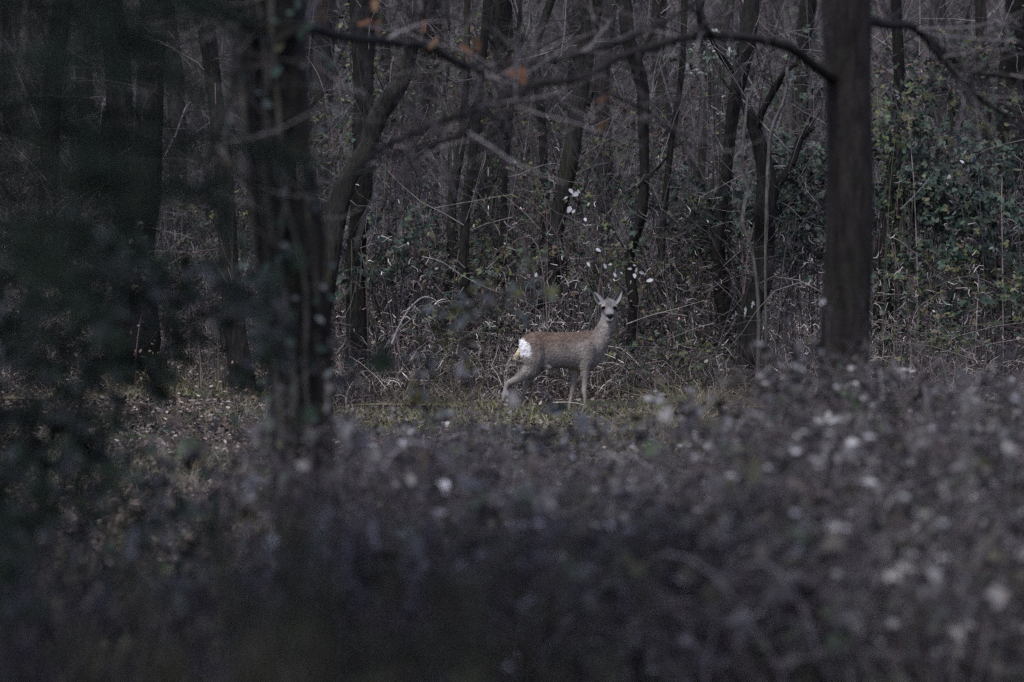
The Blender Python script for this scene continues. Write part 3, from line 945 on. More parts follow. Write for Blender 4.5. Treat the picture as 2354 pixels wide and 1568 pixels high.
leafy('bramble', 'low shaded bramble behind the leaf litter under needle sprays', 160, 700, 48.0, .9, .3, 500, DGREEN + OLIVE, size=.05)
leafy('bramble', 'low bramble right of the thickest trunk\'s foot', 2150, 790, 44.0, .7, .2, 420, DGREEN + OLIVE, size=.05)


leafy('bramble', 'thin bramble strands hanging between the broad shaded trunk and the leaning one', 1200, 500, 45.6, .5, .45, 300, DGREEN + OLIVE, size=.05)
leafy('bramble', 'bramble strands around the foot of the leaning trunk', 1180, 720, 45.0, .5, .3, 260, DGREEN + OLIVE, size=.05)
leafy('bramble', 'dark bramble strands just right of the slender black trunk', 1530, 470, 45.4, .4, .4, 320, DGREEN, size=.055)
leafy('bramble', 'low bramble right of the slender black trunk, in straw', 1530, 740, 44.6, .4, .3, 260, DGREEN + OLIVE, size=.05)
leafy('evergreen_shrub', 'dark leafy shrub hiding the slim trunk right of the thickest one', 2060, 300, 45.2, .45, .5, 650, DGREEN + OLIVE, size=.06)
leafy('evergreen_shrub', 'dim leafy shrub low at the frame edge, right of everything', 2320, 660, 45.4, .4, .5, 600, DGREEN + OLIVE, size=.055)
leafy('climber', 'dim olive climber in the twigs left of the slanting trunk', 760, 330, 48, .4, .6, 260, OLIVE + DGREEN, size=.05)
leafy('climber', 'dim olive climber in the top twigs by the broad shaded trunk', 1060, 130, 48, .6, .4, 300, OLIVE + DGREEN, size=.05)


def dead_cane(label, pts, Y, r, col=(.26, .24, .245)):
    p = np.array([[*P(a, b_, Y), 0] for a, b_ in pts])[:, :3]
    q = spline(p, 36)
    o = None
    mb = MB()
    trunk_mesh(mb, q, np.linspace(r, r * .45, 36), col, k=6, rough=.08)
    c = q[0].copy()
    o = mb.obj('dead_branch', M_BARK, loc=c)
    o.location = tuple(c)
    o['label'] = label
    o['category'] = 'branch'
    o['group'] = 'dead branches and canes'


dead_cane('pale arching cane curving over to the left of the deer', [(900, 790), (925, 735), (950, 700), (975, 683), (1000, 690), (1010, 705)], 43.2, .011)
dead_cane('pale hooked cane curled beside the arching one', [(1000, 782), (985, 740), (983, 718), (1000, 700), (1040, 692), (1075, 698)], 43.3, .005)
dead_cane('long straight cane slanting up from the arching cane\'s foot', [(855, 850), (905, 770), (960, 720)], 43.4, .008, (.2, .18, .18))
dead_cane('long grey cane crossing level left of the broad shaded trunk', [(1000, 478), (1090, 462), (1180, 446)], 44.2, .004)
dead_cane('thin cane reaching down toward the deer\'s back', [(970, 590), (1010, 600), (1060, 632), (1120, 662), (1200, 690), (1240, 720), (1250, 770)], 43.6, .005)
dead_cane('straight pale twig pointing at the deer\'s throat', [(1440, 745), (1490, 727), (1560, 708), (1620, 690)], 43.0, .0045, (.34, .31, .29))
dead_cane('pale grey stick lying in the litter by the deer\'s front feet', [(1270, 926), (1300, 925), (1330, 928), (1342, 931)], 42.2, .008, (.46, .42, .39))
dead_cane('thin dark stick leaning behind the deer\'s back', [(1280, 690), (1300, 730), (1318, 775), (1330, 800)], 43.2, .006, (.04, .035, .035))
dead_cane('thin red-brown cane right of the slender black trunk', [(1480, 570), (1500, 640), (1525, 700), (1560, 760)], 43.5, .003, (.16, .11, .10))
dead_cane('long cane slanting over the lower wood left of the deer', [(940, 870), (1000, 815), (1065, 775), (1130, 745)], 43.1, .005, (.18, .16, .165))
dead_cane('second long cane slanting just under the first one', [(970, 868), (1020, 825), (1090, 790)], 43.0, .004, (.18, .16, .165))
dead_cane('bare cane slanting over the leafy shrub past the thickest trunk', [(2070, 480), (2110, 440), (2150, 390)], 44.5, .006, (.2, .19, .2))
dead_cane('bare cane lying across the shaded undergrowth at far right', [(2010, 680), (2120, 670), (2200, 640), (2260, 630)], 44.0, .005, (.10, .10, .09))


# ------------------------------------------------------------------ the deer
def deer():
    SC = 1 / 1221.6
    x0, zg = 700, 1425
    yaw = math.tan(math.radians(10))

    def q(zx, zy, side=0.0):
        x = (zx - x0) * SC
        return np.array([x, (x + .02) * yaw + side, (zg - zy) * SC])

    mb = MB()

    def blob(path, k=20):
        """closed loft through (centre, rx-across, rz-vertical-half) rings along the x axis"""
        pts = np.array(path)
        n = len(pts)
        v = []
        th = np.arange(k) / k * 6.2832
        for (cx, cy, cz, hw, hh) in pts:
            v.append(np.stack([np.full(k, cx), cy + hw * np.cos(th), cz + hh * np.sin(th)], 1))
        v = np.concatenate(v)
        i = np.arange(n * k).reshape(n, k)
        f = np.stack([i[:-1], np.roll(i[:-1], -1, 1), np.roll(i[1:], -1, 1), i[1:]], -1).reshape(-1, 4)
        c0, c1 = pts[0, :3], pts[-1, :3]
        m_ = len(v)
        v = np.concatenate([v, [c0, c1]])
        mb.add(v, f, np.array([.1, .1, .1]))
        mb.f.append(np.array([(m_, (j + 1) % k, j) for j in range(k)]) + mb.n - len(v))
        mb.f.append(np.array([(m_ + 1, i[-1, j], i[-1, (j + 1) % k]) for j in range(k)]) + mb.n - len(v))

    def limb(pts, k=14):
        """tapered chain of balls and cones, pts (x,y,z,r)"""
        pts = np.array(pts, float)
        s = spline(pts, 9 * len(pts))
        n = len(s)
        T = unit(np.gradient(s[:, :3], axis=0))
        ref = np.array([0.05, 1.0, 0.1])
        A = unit(np.cross(T, ref))
        B = np.cross(T, A)
        th = np.arange(k) / k * 6.2832
        e = s.copy()
        # round ends
        head, tail = [], []
        for t in (0.95, .7, .35):
            head.append([*(s[0, :3] - T[0] * s[0, 3] * t), s[0, 3] * math.sqrt(1 - t * t)])
            tail.append([*(s[-1, :3] + T[-1] * s[-1, 3] * t), s[-1, 3] * math.sqrt(1 - t * t)])
        e = np.concatenate([head, s, tail[::-1]])
        A = np.concatenate([np.repeat(A[:1], 3, 0), A, np.repeat(A[-1:], 3, 0)])
        B = np.concatenate([np.repeat(B[:1], 3, 0), B, np.repeat(B[-1:], 3, 0)])
        n = len(e)
        v = (e[:, None, :3] + e[:, None, 3:4] * (A[:, None] * np.cos(th)[None, :, None] + B[:, None] * np.sin(th)[None, :, None])).reshape(-1, 3)
        i = np.arange(n * k).reshape(n, k)
        f = np.stack([i[:-1], np.roll(i[:-1], -1, 1), np.roll(i[1:], -1, 1), i[1:]], -1).reshape(-1, 4)
        m_ = len(v)
        v = np.concatenate([v, [e[0, :3], e[-1, :3]]])
        mb.add(v, f, np.array([.1, .1, .1]))
        mb.f.append(np.array([(m_, (j + 1) % k, j) for j in range(k)]) + mb.n - len(v))
        mb.f.append(np.array([(m_ + 1, i[-1, j], i[-1, (j + 1) % k]) for j in range(k)]) + mb.n - len(v))

    # torso
    rings = [(338, 720, 800, .030), (352, 675, 870, .055), (385, 637, 960, .082), (440, 608, 1000, .098), (520, 597, 1005, .104), (600, 598, 990, .103), (700, 607, 972, .106), (800, 608, 975, .110),
             (900, 604, 988, .110), (980, 598, 1002, .106), (1040, 594, 1010, .098), (1100, 590, 985, .086), (1150, 600, 930, .070), (1195, 640, 860, .052), (1225, 690, 800, .03)]
    path = []
    for zx, zt, zb, hw in rings:
        c = q(zx, (zt + zb) / 2)
        path.append((*c, hw, (zb - zt) / 2 * SC))
    blob(path)

    def L(*pts, side=0.0):
        limb([(*q(a, b_, side + (s_[0] if s_ else 0)), r * SC) for a, b_, r, *s_ in pts])

    # neck
    L((1090, 760, 125), (1150, 690, 112), (1195, 610, 92), (1230, 540, 86), (1248, 470, 78), (1255, 400, 68, -.005))
    # shoulders and front legs
    L((1040, 760, 90), (1030, 880, 82), (1010, 960, 58), (1008, 1020, 40), (1006, 1090, 31), (1003, 1175, 26), (1000, 1200, 25), (1006, 1280, 18), (1012, 1365, 17), (1016, 1385, 20), (1024, 1412, 17), side=-.058)
    L((980, 780, 85), (960, 900, 70), (922, 980, 50), (908, 1040, 36), (898, 1100, 29), (884, 1180, 25), (878, 1205, 24), (864, 1290, 17), (848, 1365, 17), (846, 1385, 19), (842, 1412, 17), side=.045)
    # hind legs
    L((470, 760, 130), (475, 880, 122), (455, 965, 98), (400, 1020, 68), (335, 1068, 50), (262, 1108, 36), (212, 1132, 29), (196, 1165, 25), (182, 1220, 20), (168, 1275, 19), (164, 1295, 21), (152, 1325, 18), side=-.05)
    L((500, 780, 120), (520, 900, 105), (500, 985, 74), (455, 1050, 50), (415, 1105, 34), (398, 1130, 28), (388, 1180, 22), (378, 1280, 18), (372, 1340, 19), (376, 1372, 21), (388, 1402, 17), side=.05)
    # fore-belly fold between the hind leg and the flank
    L((560, 900, 60), (610, 955, 30), (650, 968, 18), side=-.06)
    # head, turned to face the clearing's near side
    yb = q(1255, 380)[1]

    def ell(cx, cy, cz, rx, ry, rz, tilt=0.0, nu=18, nv=12):
        u = np.arange(nu) / nu * 6.2832
        vv = (np.arange(1, nv)) / nv * math.pi
        U, V = np.meshgrid(u, vv)
        X, Y_, Z = rx * np.sin(V) * np.cos(U), ry * np.sin(V) * np.sin(U), rz * np.cos(V)
        Y2 = Y_ * math.cos(tilt) - Z * math.sin(tilt)
        Z2 = Y_ * math.sin(tilt) + Z * math.cos(tilt)
        v = np.stack([cx + X, cy + Y2, cz + Z2], -1).reshape(-1, 3)
        i = np.arange((nv - 1) * nu).reshape(nv - 1, nu)
        f = np.stack([i[:-1], i[1:], np.roll(i[1:], -1, 1), np.roll(i[:-1], -1, 1)], -1).reshape(-1, 4)
        m_ = len(v)
        p0 = [cx, cy - rz * math.sin(tilt), cz + rz * math.cos(tilt)]
        p1 = [cx, cy + rz * math.sin(tilt), cz - rz * math.cos(tilt)]
        return np.concatenate([v, [p0, p1]]), f, np.array([(m_, i[0, j], i[0, (j + 1) % nu]) for j in range(nu)] + [(m_ + 1, i[-1, (j + 1) % nu], i[-1, j]) for j in range(nu)])

    def addell(*a, **k_):
        v, f, f2 = ell(*a, **k_)
        mb.add(v, f, np.array([.1, .1, .1]))
        mb.f.append(f2 + mb.n - len(v))

    hx = lambda zx: (zx - x0) * SC
    hz = lambda zy: (zg - zy) * SC
    addell(hx(1256), yb - .01, hz(348), .065, .078, .074)               # skull
    addell(hx(1202), yb - .036, hz(350), .025, .034, .025)              # brow ridges over the eyes
    addell(hx(1311), yb - .036, hz(350), .025, .034, .025)
    addell(hx(1257), yb + .0, hz(428), .068, .062, .062)                # cheeks and jaw
    limb([(hx(1257), yb - .03, hz(375), .050), (hx(1260), yb - .09, hz(402), .040), (hx(1264), yb - .145, hz(430), .032), (hx(1265), yb - .165, hz(440), .027)])
    limb([(hx(1258), yb - .02, hz(450), .045), (hx(1262), yb - .09, hz(462), .030), (hx(1265), yb - .145, hz(468), .021)])

    me0 = mb.mesh('body', M_FUR)
    tmp = bpy.data.objects.new('deer_tmp', me0)
    COL.objects.link(tmp)
    r = tmp.modifiers.new('r', 'REMESH')
    r.mode = 'VOXEL'
    r.voxel_size = .0055
    s = tmp.modifiers.new('s', 'SMOOTH')
    s.factor = .5
    s.iterations = 5
    dg = bpy.context.evaluated_depsgraph_get()
    me = bpy.data.meshes.new_from_object(tmp.evaluated_get(dg))
    bpy.data.objects.remove(tmp)
    me.name = 'body'
    for a in list(me.attributes):
        if a.name == 'col':
            me.attributes.remove(a)
    n = len(me.vertices)
    co = np.empty(n * 3, np.float32)
    me.vertices.foreach_get('co', co)
    co = co.reshape(-1, 3).astype(float)
    nr = np.empty(n * 3, np.float32)
    me.vertices.foreach_get('normal', nr)
    nr = nr.reshape(-1, 3).astype(float)
    zx = co[:, 0] / SC + x0
    zy = zg - co[:, 2] / SC
    dy = co[:, 1] - yb

    def sm(a, b_, x):
        t = np.clip((x - a) / (b_ - a), 0, 1)
        return t * t * (3 - 2 * t)

    def mix(c, d, t):
        return c * (1 - t[:, None]) + np.array(d) * t[:, None]

    c = np.tile(np.array([.225, .202, .180]), (n, 1))
    back = sm(840, 640, zy + .12 * np.abs(zx - 700)) * (zx < 1150)
    c = mix(c, (.130, .096, .076), back)                                       # redder brown along the back
    rump = sm(1000, 450, zx) * sm(960, 700, zy)
    c = mix(c, (.14, .10, .078), rump * .7)
    c = mix(c, (.20, .185, .172), sm(1060, 1180, zx) * sm(760, 560, zy))         # greyer neck
    belly = sm(930, 990, zy) * (nr[:, 2] < -.25) * (zx > 560) * (zx < 1120)
    c = mix(c, (.27, .235, .19), belly)
    leg_rim_light = sm(1000, 1080, zy) * (np.abs(nr[:, 0]) > .72)
    c = mix(c, (.26, .23, .19), leg_rim_light * .8)                                    # rim light along the leg edges, painted into the coat
    c = mix(c, (.13, .112, .10), sm(1180, 1380, zy) * .5)
    hoof = sm(1398, 1408, zy) * (zx > 300) + sm(1305, 1315, zy) * (zx < 300)
    c = mix(c, (.012, .011, .011), np.clip(hoof, 0, 1))
    # white rump patch
    a_, b_ = zx - 393, zy - 762
    ca, sa = math.cos(math.radians(24)), math.sin(math.radians(24))
    u, v = a_ * ca + b_ * -sa, a_ * sa + b_ * ca
    e = (u / 50) ** 2 + (v / 96) ** 2 + rng.normal(0, .16, n)
    w_ = np.clip(1.35 - e, 0, .5) * 2
    w_ = np.maximum(w_, ((zx < 372) & (zy > 680) & (zy < 850)) * 1.0)
    c = mix(c, (.84, .83, .82), w_)
    c = mix(c, (.26, .19, .12), ((zx < 385) & (zy >= 850) & (zy < 950)) * .6)
    # face
    head = (zy < 520) & (zx > 1150)
    c = mix(c, (.185, .175, .168), head * sm(530, 480, zy) * .75)
    front = head * sm(.0, -.03, dy)
    fore = front * sm(46, 24, np.abs(zx - 1252)) * sm(425, 395, zy)
    c = mix(c, (.095, .085, .085), fore * .85)
    for ex in (1199, 1314):
        ring = np.exp(-(((zx - ex) / 26) ** 2 + ((zy - 332) / 17) ** 2))
        c = mix(c, (.32, .285, .24), front * ring * .8)
        lash = np.exp(-(((zx - ex) / 22) ** 2 + ((zy - 355) / 17) ** 2))
        c = mix(c, (.022, .018, .016), front * np.clip(lash * 2.2 - .3, 0, 1))
    muz = front * sm(-.085, -.12, dy)
    c = mix(c, (.22, .215, .218), muz * sm(430, 405, zy) * .6)
    c = mix(c, (.80, .80, .78), sm(-.07, -.10, dy) * head * sm(450, 458, zy) * (zy < 494))
    c = mix(c, (.03, .026, .024), muz * (np.abs(zy - 462) < 6) * (np.abs(zx - 1265) < 16))
    c = mix(c, (.19, .145, .105), head * np.exp(-((zy - 503) / 14) ** 2) * sm(.01, -.05, dy) * sm(60, 30, np.abs(zx - 1262)) * .8)   # rusty throat
    mot = sum(np.sin(co @ (rng.normal(0, 1, 3) * f_) + rng.uniform(0, 6)) for f_ in (14, 20, 28, 40, 55, 75)) / 6
    c = c * np.exp(.42 * mot[:, None] * (w_ < .5)[:, None] + rng.normal(0, .13, (n, 1)))
    at = me.attributes.new('col', 'FLOAT_COLOR', 'POINT')
    at.data.foreach_set('color', np.concatenate([c, np.ones((n, 1))], 1).astype(np.float32).ravel())
    me.polygons.foreach_set('use_smooth', np.full(len(me.polygons), True))
    if not me.materials:
        me.materials.append(M_FUR)
    Yd = 42.3
    loc = np.array([(1140 + x0 / 4.355 - 1200) / 280.5 * Yd / 42, Yd, 0.0])
    root = thing('roe_deer', 'brown roe deer with a white rump standing side on, looking at the camera', 'deer', loc)
    body = bpy.data.objects.new('body', me)
    COL.objects.link(body)
    body.parent = root
    # coat: short hairs lying back along the body
    nh = 26000
    pick_ = rng.choice(n, nh)
    ok = ~((zy[pick_] < 500) & (zx[pick_] > 1150) & (dy[pick_] < -.1))
    pick_ = pick_[ok]
    nh = len(pick_)
    flow = np.tile(np.array([-1.0, -.15, -.35]), (nh, 1))
    flow[(zy[pick_] > 990)] = [-.15, 0, -1]
    flow[(zx[pick_] > 1130)] = [-.35, .1, -1]
    nn = nr[pick_]
    flow = unit(flow - np.sum(flow * nn, -1, keepdims=True) * nn) + nn * .42 + rng.normal(0, .12, (nh, 3))
    hb = MB()
    ln = rng.uniform(.012, .028, nh) * np.where(w_[pick_] > .5, 1.1, 1.0) * np.where((zy[pick_] > 1050) | (zy[pick_] < 520), .55, 1)
    leaves(hb, co[pick_] - nn * .001, flow, nn + rng.normal(0, .2, (nh, 3)), ln, c[pick_] * np.exp(rng.normal(.0, .30, (nh, 1)) * np.where(w_[pick_] > .6, .12, 1)[:, None]), (np.array([(0, .09, 0), (0, -.09, 0), (1, 0, 0)]), np.array([(0, 1, 2)])))
    fur = hb.obj('fur', M_FUR, root, kind='stuff')
    # eyes, nose
    for ex, sx in ((1199, -1), (1314, 1)):
        v, f, f2 = ell(0, 0, 0, .0175, .012, .0140)
        e_ = MB().add(v, f, np.array([.006, .005, .005]))
        e_.f.append(f2)
        o = e_.obj('eye', M_DARK, root)
        o.location = (hx(ex), yb - .068, hz(353))
        o.rotation_euler = (0, 0, -.45 * sx * -1)
    v, f, f2 = ell(0, 0, 0, .030, .014, .021)
    v[:, 0] *= 1 + .42 * np.clip(v[:, 2] / .02, -1, .5)
    e_ = MB().add(v, f, np.array([.008, .008, .009]))
    e_.f.append(f2)
    o = e_.obj('nose', M_DARK, root)
    o.location = (hx(1265), yb - .187, hz(437))

    # ears: cupped shells with a pale rim and dark inner stripe
    def ear(base, tip, width, face):
        base, tip, face = np.array(base), np.array(tip), np.array(face, float)
        ax = unit(tip - base)
        fc = unit(face - np.dot(face, ax) * ax)
        sd_ = np.cross(ax, fc)
        Ln = np.linalg.norm(tip - base)
        nu, nv = 11, 11
        vs, cs = [], []
        for layer in (0, 1):
            for i in range(nu):
                t = i / (nu - 1)
                wd = width * (math.sin(math.pi * (t * .86 + .14) ** .8) ** .75 if t < .999 else .04) * .5
                wd = max(wd, width * .05)
                for j in range(nv):
                    s_ = j / (nv - 1) * 2 - 1
                    an = s_ * 1.15
                    p = base + ax * Ln * t + sd_ * wd * math.sin(an) / math.sin(1.15) + fc * wd * .9 * (1 - math.cos(an)) - fc * width * .22
                    p = p - fc * .006 * layer
                    vs.append(p)
                    if layer:
                        cs.append((.13, .11, .095))
                    else:
                        k_ = abs(s_ + .25)
                        if t > .9 or abs(s_) > .72:
                            cs.append((.125, .112, .104))
                        elif k_ < .26 and t > .12:
                            cs.append((.03, .03, .032))
                        else:
                            cs.append((.215, .218, .218))
        i = np.arange(nu * nv).reshape(nu, nv)
        f = np.stack([i[:-1, :-1], i[:-1, 1:], i[1:, 1:], i[1:, :-1]], -1).reshape(-1, 4)
        m_ = nu * nv
        g = f[:, ::-1] + m_
        per = list(i[0]) + list(i[1:, -1]) + list(i[-1, -2::-1]) + list(i[-2:0:-1, 0])
        rim = np.array([(per[k_], per[(k_ + 1) % len(per)], per[(k_ + 1) % len(per)] + m_, per[k_] + m_) for k_ in range(len(per))])
        mbb = MB()
        mbb.add(np.array(vs), f, np.array(cs))
        mbb.f += [g, rim]
        mbb.obj('ear', M_FUR, root)

    ear((hx(1184), yb + .0, hz(310)), (hx(1106), yb + .005, hz(184)), .076, (.35, -1, .25))
    ear((hx(1312), yb + .0, hz(306)), (hx(1388), yb + .005, hz(182)), .070, (-.1, -1, .2))
    # tail tuft
    tb = MB()
    pth = np.array([[q(352, 775), q(335, 800), q(312, 835), q(292, 862)]])
    pth = spline(pth[0], 10)[None]
    tubes(tb, pth, np.array([[.016, .019, .020, .020, .019, .018, .016, .013, .009, .003]]), np.array([.60, .50, .33]), 9)
    n2 = 500
    pp, tt, _, _ = along(pth, n2, 0, 1)
    leaves(tb, pp + rng.normal(0, .009, pp.shape), tt + rng.normal(0, .3, tt.shape), rvec(n2), .024, pick([(.62, .52, .36), (.7, .64, .5)], n2, None, .1), (np.array([(0, .06, 0), (0, -.06, 0), (1, 0, 0)]), np.array([(0, 1, 2)])))
    tb.obj('tail', M_FUR, root)


deer()


# ------------------------------------------------------------------ near brambles
def bramble_proto(h, spread, ncane, nleaf, pal, wts, leafsize=.052):
    p = np.stack([rng.normal(0, spread * .35, ncane), rng.normal(0, spread * .35, ncane), np.full(ncane, -.05)], 1)
    ang = rng.uniform(0, 6.28, ncane)
    out = np.stack([np.cos(ang), np.sin(ang), np.zeros(ncane)], 1)
    rr = rng.uniform(.3, 1.0, ncane)[:, None] * spread
    hh = rng.uniform(.65, 1.15, ncane)[:, None] * h
    u = np.linspace(0, 1, 12)[None, :, None]
    c1 = p + out * rr * .15 + [0, 0, 1] * hh * 1.15
    c2 = p + out * rr * .75 + [0, 0, 1] * hh * 1.25
    en = p + out * rr * 1.25 + [0, 0, 1] * hh * rng.uniform(.2, .9, (ncane, 1))
    paths = (1 - u) ** 3 * p[:, None] + 3 * (1 - u) ** 2 * u * c1[:, None] + 3 * (1 - u) * u ** 2 * c2[:, None] + u ** 3 * en[:, None]
    paths = paths + np.cumsum(rng.normal(0, .012, paths.shape), 1) * u
    mb = MB()
    tubes(mb, paths, taper(ncane, 12, rng.uniform(.0035, .006, ncane), .002), pick([(.085, .066, .072), (.05, .036, .042), (.15, .135, .145)], ncane), 4)
    q = twig_cloud(mb, paths, ncane * 6, ncane * 16, h * .55, h * .25, .0027, [(.08, .068, .072), (.05, .04, .043), (.16, .145, .15)], lo=.25, grav=.04)
    canes = mb.mesh('canes', M_TWIG)
    nn = nleaf // 3
    ctr, tt, ci, par = along(paths, nn * 3, .15, 1)
    full = (rng.uniform(0, 1, ncane) ** 1.6)[ci] * (.4 + .6 * np.sin(par * 9 + ci * 2.1) ** 2)
    ctr = ctr[np.argsort(-full * rng.uniform(.2, 1, len(ci)))[:nn]]
    ctr = ctr + rng.normal(0, .055, (nn, 3))
    k = nn // 3
    ctr[:k] = along(q, k, .3, 1)[0]
    d = rvec(nn, -.1)
    nrm = rvec(nn, .75)
    col = pick(pal, nn, wts, .28)
    mb = MB()
    for s_ in (-1, 0, 1):
        side = unit(np.cross(d, nrm))
        dd = unit(d + side * s_ * 1.1)
        leaves(mb, ctr + dd * leafsize * .3, dd, nrm + rvec(nn) * .45, rng.uniform(.4, 1.45, nn) * leafsize * (1 if s_ == 0 else .8), col * np.exp(rng.normal(0, .12, (nn, 1))))
    fol = mb.mesh('foliage', M_LEAF)
    return canes, fol, ctr


MAUVE = [(.056, .045, .040), (.088, .080, .072), (.044, .060, .037), (.18, .173, .166), (.017, .014, .012), (.34, .335, .325), (.064, .062, .034)]
MW = [2.8, 2.8, 4.0, 2.4, 4, 1.4, 2.4]
BR = [bramble_proto(.95, .75, 46, 1500, MAUVE, MW), bramble_proto(.85, .8, 44, 1350, MAUVE, [2.2, 2.8, 3.8, 2.8, 3.4, 1.8, 2.2]), bramble_proto(.7, .7, 36, 900, MAUVE, [3.5, 2, 3, .5, 4.5, .15, 2]),
      bramble_proto(1.0, .6, 40, 1300, [(.035, .055, .048), (.055, .075, .066), (.03, .04, .035), (.085, .095, .10), (.05, .04, .04)], [3, 3, 3, 1.6, 2])]
nb = [0]


PTOP = [float(np.quantile(b_[2][:, 2], .93)) for b_ in BR]


def near_bramble(px, Y, k, sc, top, label, nwhite=0, group='brambles between the camera and the deer'):
    """top: how high in the photo (row) the bush reaches at its distance"""
    x = (px - 1176.5) * Y / K
    base = np.array([x, Y, float(gz(x, Y))])
    o = thing('bramble_bush', label, 'bramble', base, group)
    rz = rng.uniform(0, 6.28)
    zs = (P(px, top, Y)[2] - base[2]) / PTOP[k]
    o.rotation_euler = (0, 0, rz)
    o.scale = (sc, sc, zs)
    for nm, me in zip(('canes', 'foliage'), BR[k][:2]):
        c = bpy.data.objects.new(nm, me)
        COL.objects.link(c)
        c.parent = o
        c['kind'] = 'stuff'
    ctr = BR[k][2]
    ca, sa = math.cos(rz), math.sin(rz)
    fr = ctr[:, 0] * sa + ctr[:, 1] * ca           # towards the camera when negative
    cand = np.where((fr < -.1) | (ctr[:, 2] > .75 * ctr[:, 2].max()))[0]
    for j in rng.choice(cand, min(int(nwhite * (1.3 if px > 1600 else .6) + .5), len(cand)), replace=False):
        l = bpy.data.objects.new('leaf', _wl['m'])
        COL.objects.link(l)
        l.parent = o
        pj = ctr[j] + np.array([-sa, -ca, 0]) * .04 + [0, 0, .02]
        l.location = tuple(pj)
        zax = Vector(unit(np.array([rng.normal(0, .6), rng.normal(-.4, .6), rng.normal(.7, .4)])))
        zax.rotate(Euler((0, 0, -rz)))
        l.rotation_euler = zax.to_track_quat('Z', 'Y').to_euler()
        s_ = rng.uniform(.03, .052)
        l.scale = (s_, s_ * rng.uniform(.7, 1), s_)


for px, Y, k, sc, top, lab, nw in [
    (1930, 28.5, 1, 1.0, 930, 'low bramble bush just left of the thickest trunk, farthest back of the row', 5),
    (2200, 29.0, 0, 1.1, 905, 'bramble bush beyond the thickest trunk, under the dark leafy shrubs', 4),
    (1700, 29.5, 1, .9, 985, 'low sprawling bramble beside the straw tufts', 3),
    (1300, 28.0, 2, .7, 1080, 'low sprawling bramble between grass patches below the deer', 2),
    (1020, 28.5, 2, 1.0, 985, 'low sprawling bramble left of the deer\'s hind legs', 2),
    (1800, 25.0, 0, 1.0, 985, 'bramble bush in the middle row, left of the thickest trunk', 6),
    (1580, 25.0, 1, .7, 1100, 'low bramble bush just below the green grass patch', 4),
    (1440, 25.5, 1, .6, 1065, 'bramble bush whose top brushes the deer\'s front hooves', 5),
    (1190, 25.0, 0, .7, 1080, 'bramble bush in front of the deer\'s hind hooves', 3),
    (860, 25.0, 2, 1.0, 1000, 'low dark bramble on the deer side of the gnarled tree', 2),
    (2330, 21.0, 0, 1.0, 890, 'tall mauve bramble bush at the frame edge beyond the thickest trunk', 7),
    (2110, 20.4, 0, 1.0, 885, 'bramble bush growing up in front of the thickest trunk', 9),
    (1905, 20.6, 1, .7, 900, 'bramble bush with a bright pale leaf cluster left of the thickest trunk\'s foot', 13),
    (1640, 21.0, 1, .9, 1110, 'bramble bush in the middle below the straw tufts', 6),
    (1380, 20.5, 1, .8, 1115, 'bramble bush straight below the deer\'s chest', 6),
    (1130, 20.0, 0, .75, 1095, 'bramble bush straight below the deer\'s tail', 4),
    (900, 19.5, 2, .9, 1050, 'dark bramble bush right of the gnarled tree\'s foot', 3),
    (2250, 16.6, 1, 1.0, 1000, 'pale-flecked bramble bush low in the corner, before the tall mauve one', 16),
    (2000, 16.8, 0, .95, 1010, 'bramble bush with the most pale leaves, below the thickest trunk', 24),
    (1740, 16.8, 1, .95, 1120, 'bramble bush thick with grey leaves, two steps below the straw tufts', 10),
    (1480, 17.0, 0, .85, 1160, 'bramble bush two steps below the deer\'s front hooves', 7),
    (1230, 16.6, 2, 1.05, 1160, 'brownish bramble bush with few pale leaves, below the deer\'s rump', 4),
    (980, 16.2, 2, 1.0, 1150, 'sparse dark bramble bush below the arching pale cane', 3),
    (700, 16.6, 2, .8, 1020, 'bramble bush crowding the gnarled tree\'s foot', 0),
    (2180, 13.6, 0, .85, 1170, 'bramble bush in the bottom corner behind the faint olive shoots', 13),
    (1850, 13.8, 1, .9, 1200, 'pale-flecked bramble bush at the bottom edge below the thickest trunk', 14),
    (1560, 13.8, 0, .8, 1230, 'bramble bush at the bottom edge straight below the straw tufts', 12),
    (1280, 13.6, 2, 1.0, 1250, 'shaded bramble bush at the bottom edge under the deer', 7),
    (1000, 13.4, 2, .95, 1260, 'shaded bramble bush at the bottom edge beside the low conifer', 2),
    (620, 13.4, 2, .7, 1290, 'dark bramble bush at the bottom, left of the low conifer', 2),
    (250, 12.4, 2, .75, 1350, 'dark bramble bush in the deep shade of the bottom corner', 2),
]:
    near_bramble(px, Y, k, sc, top, lab, nw)


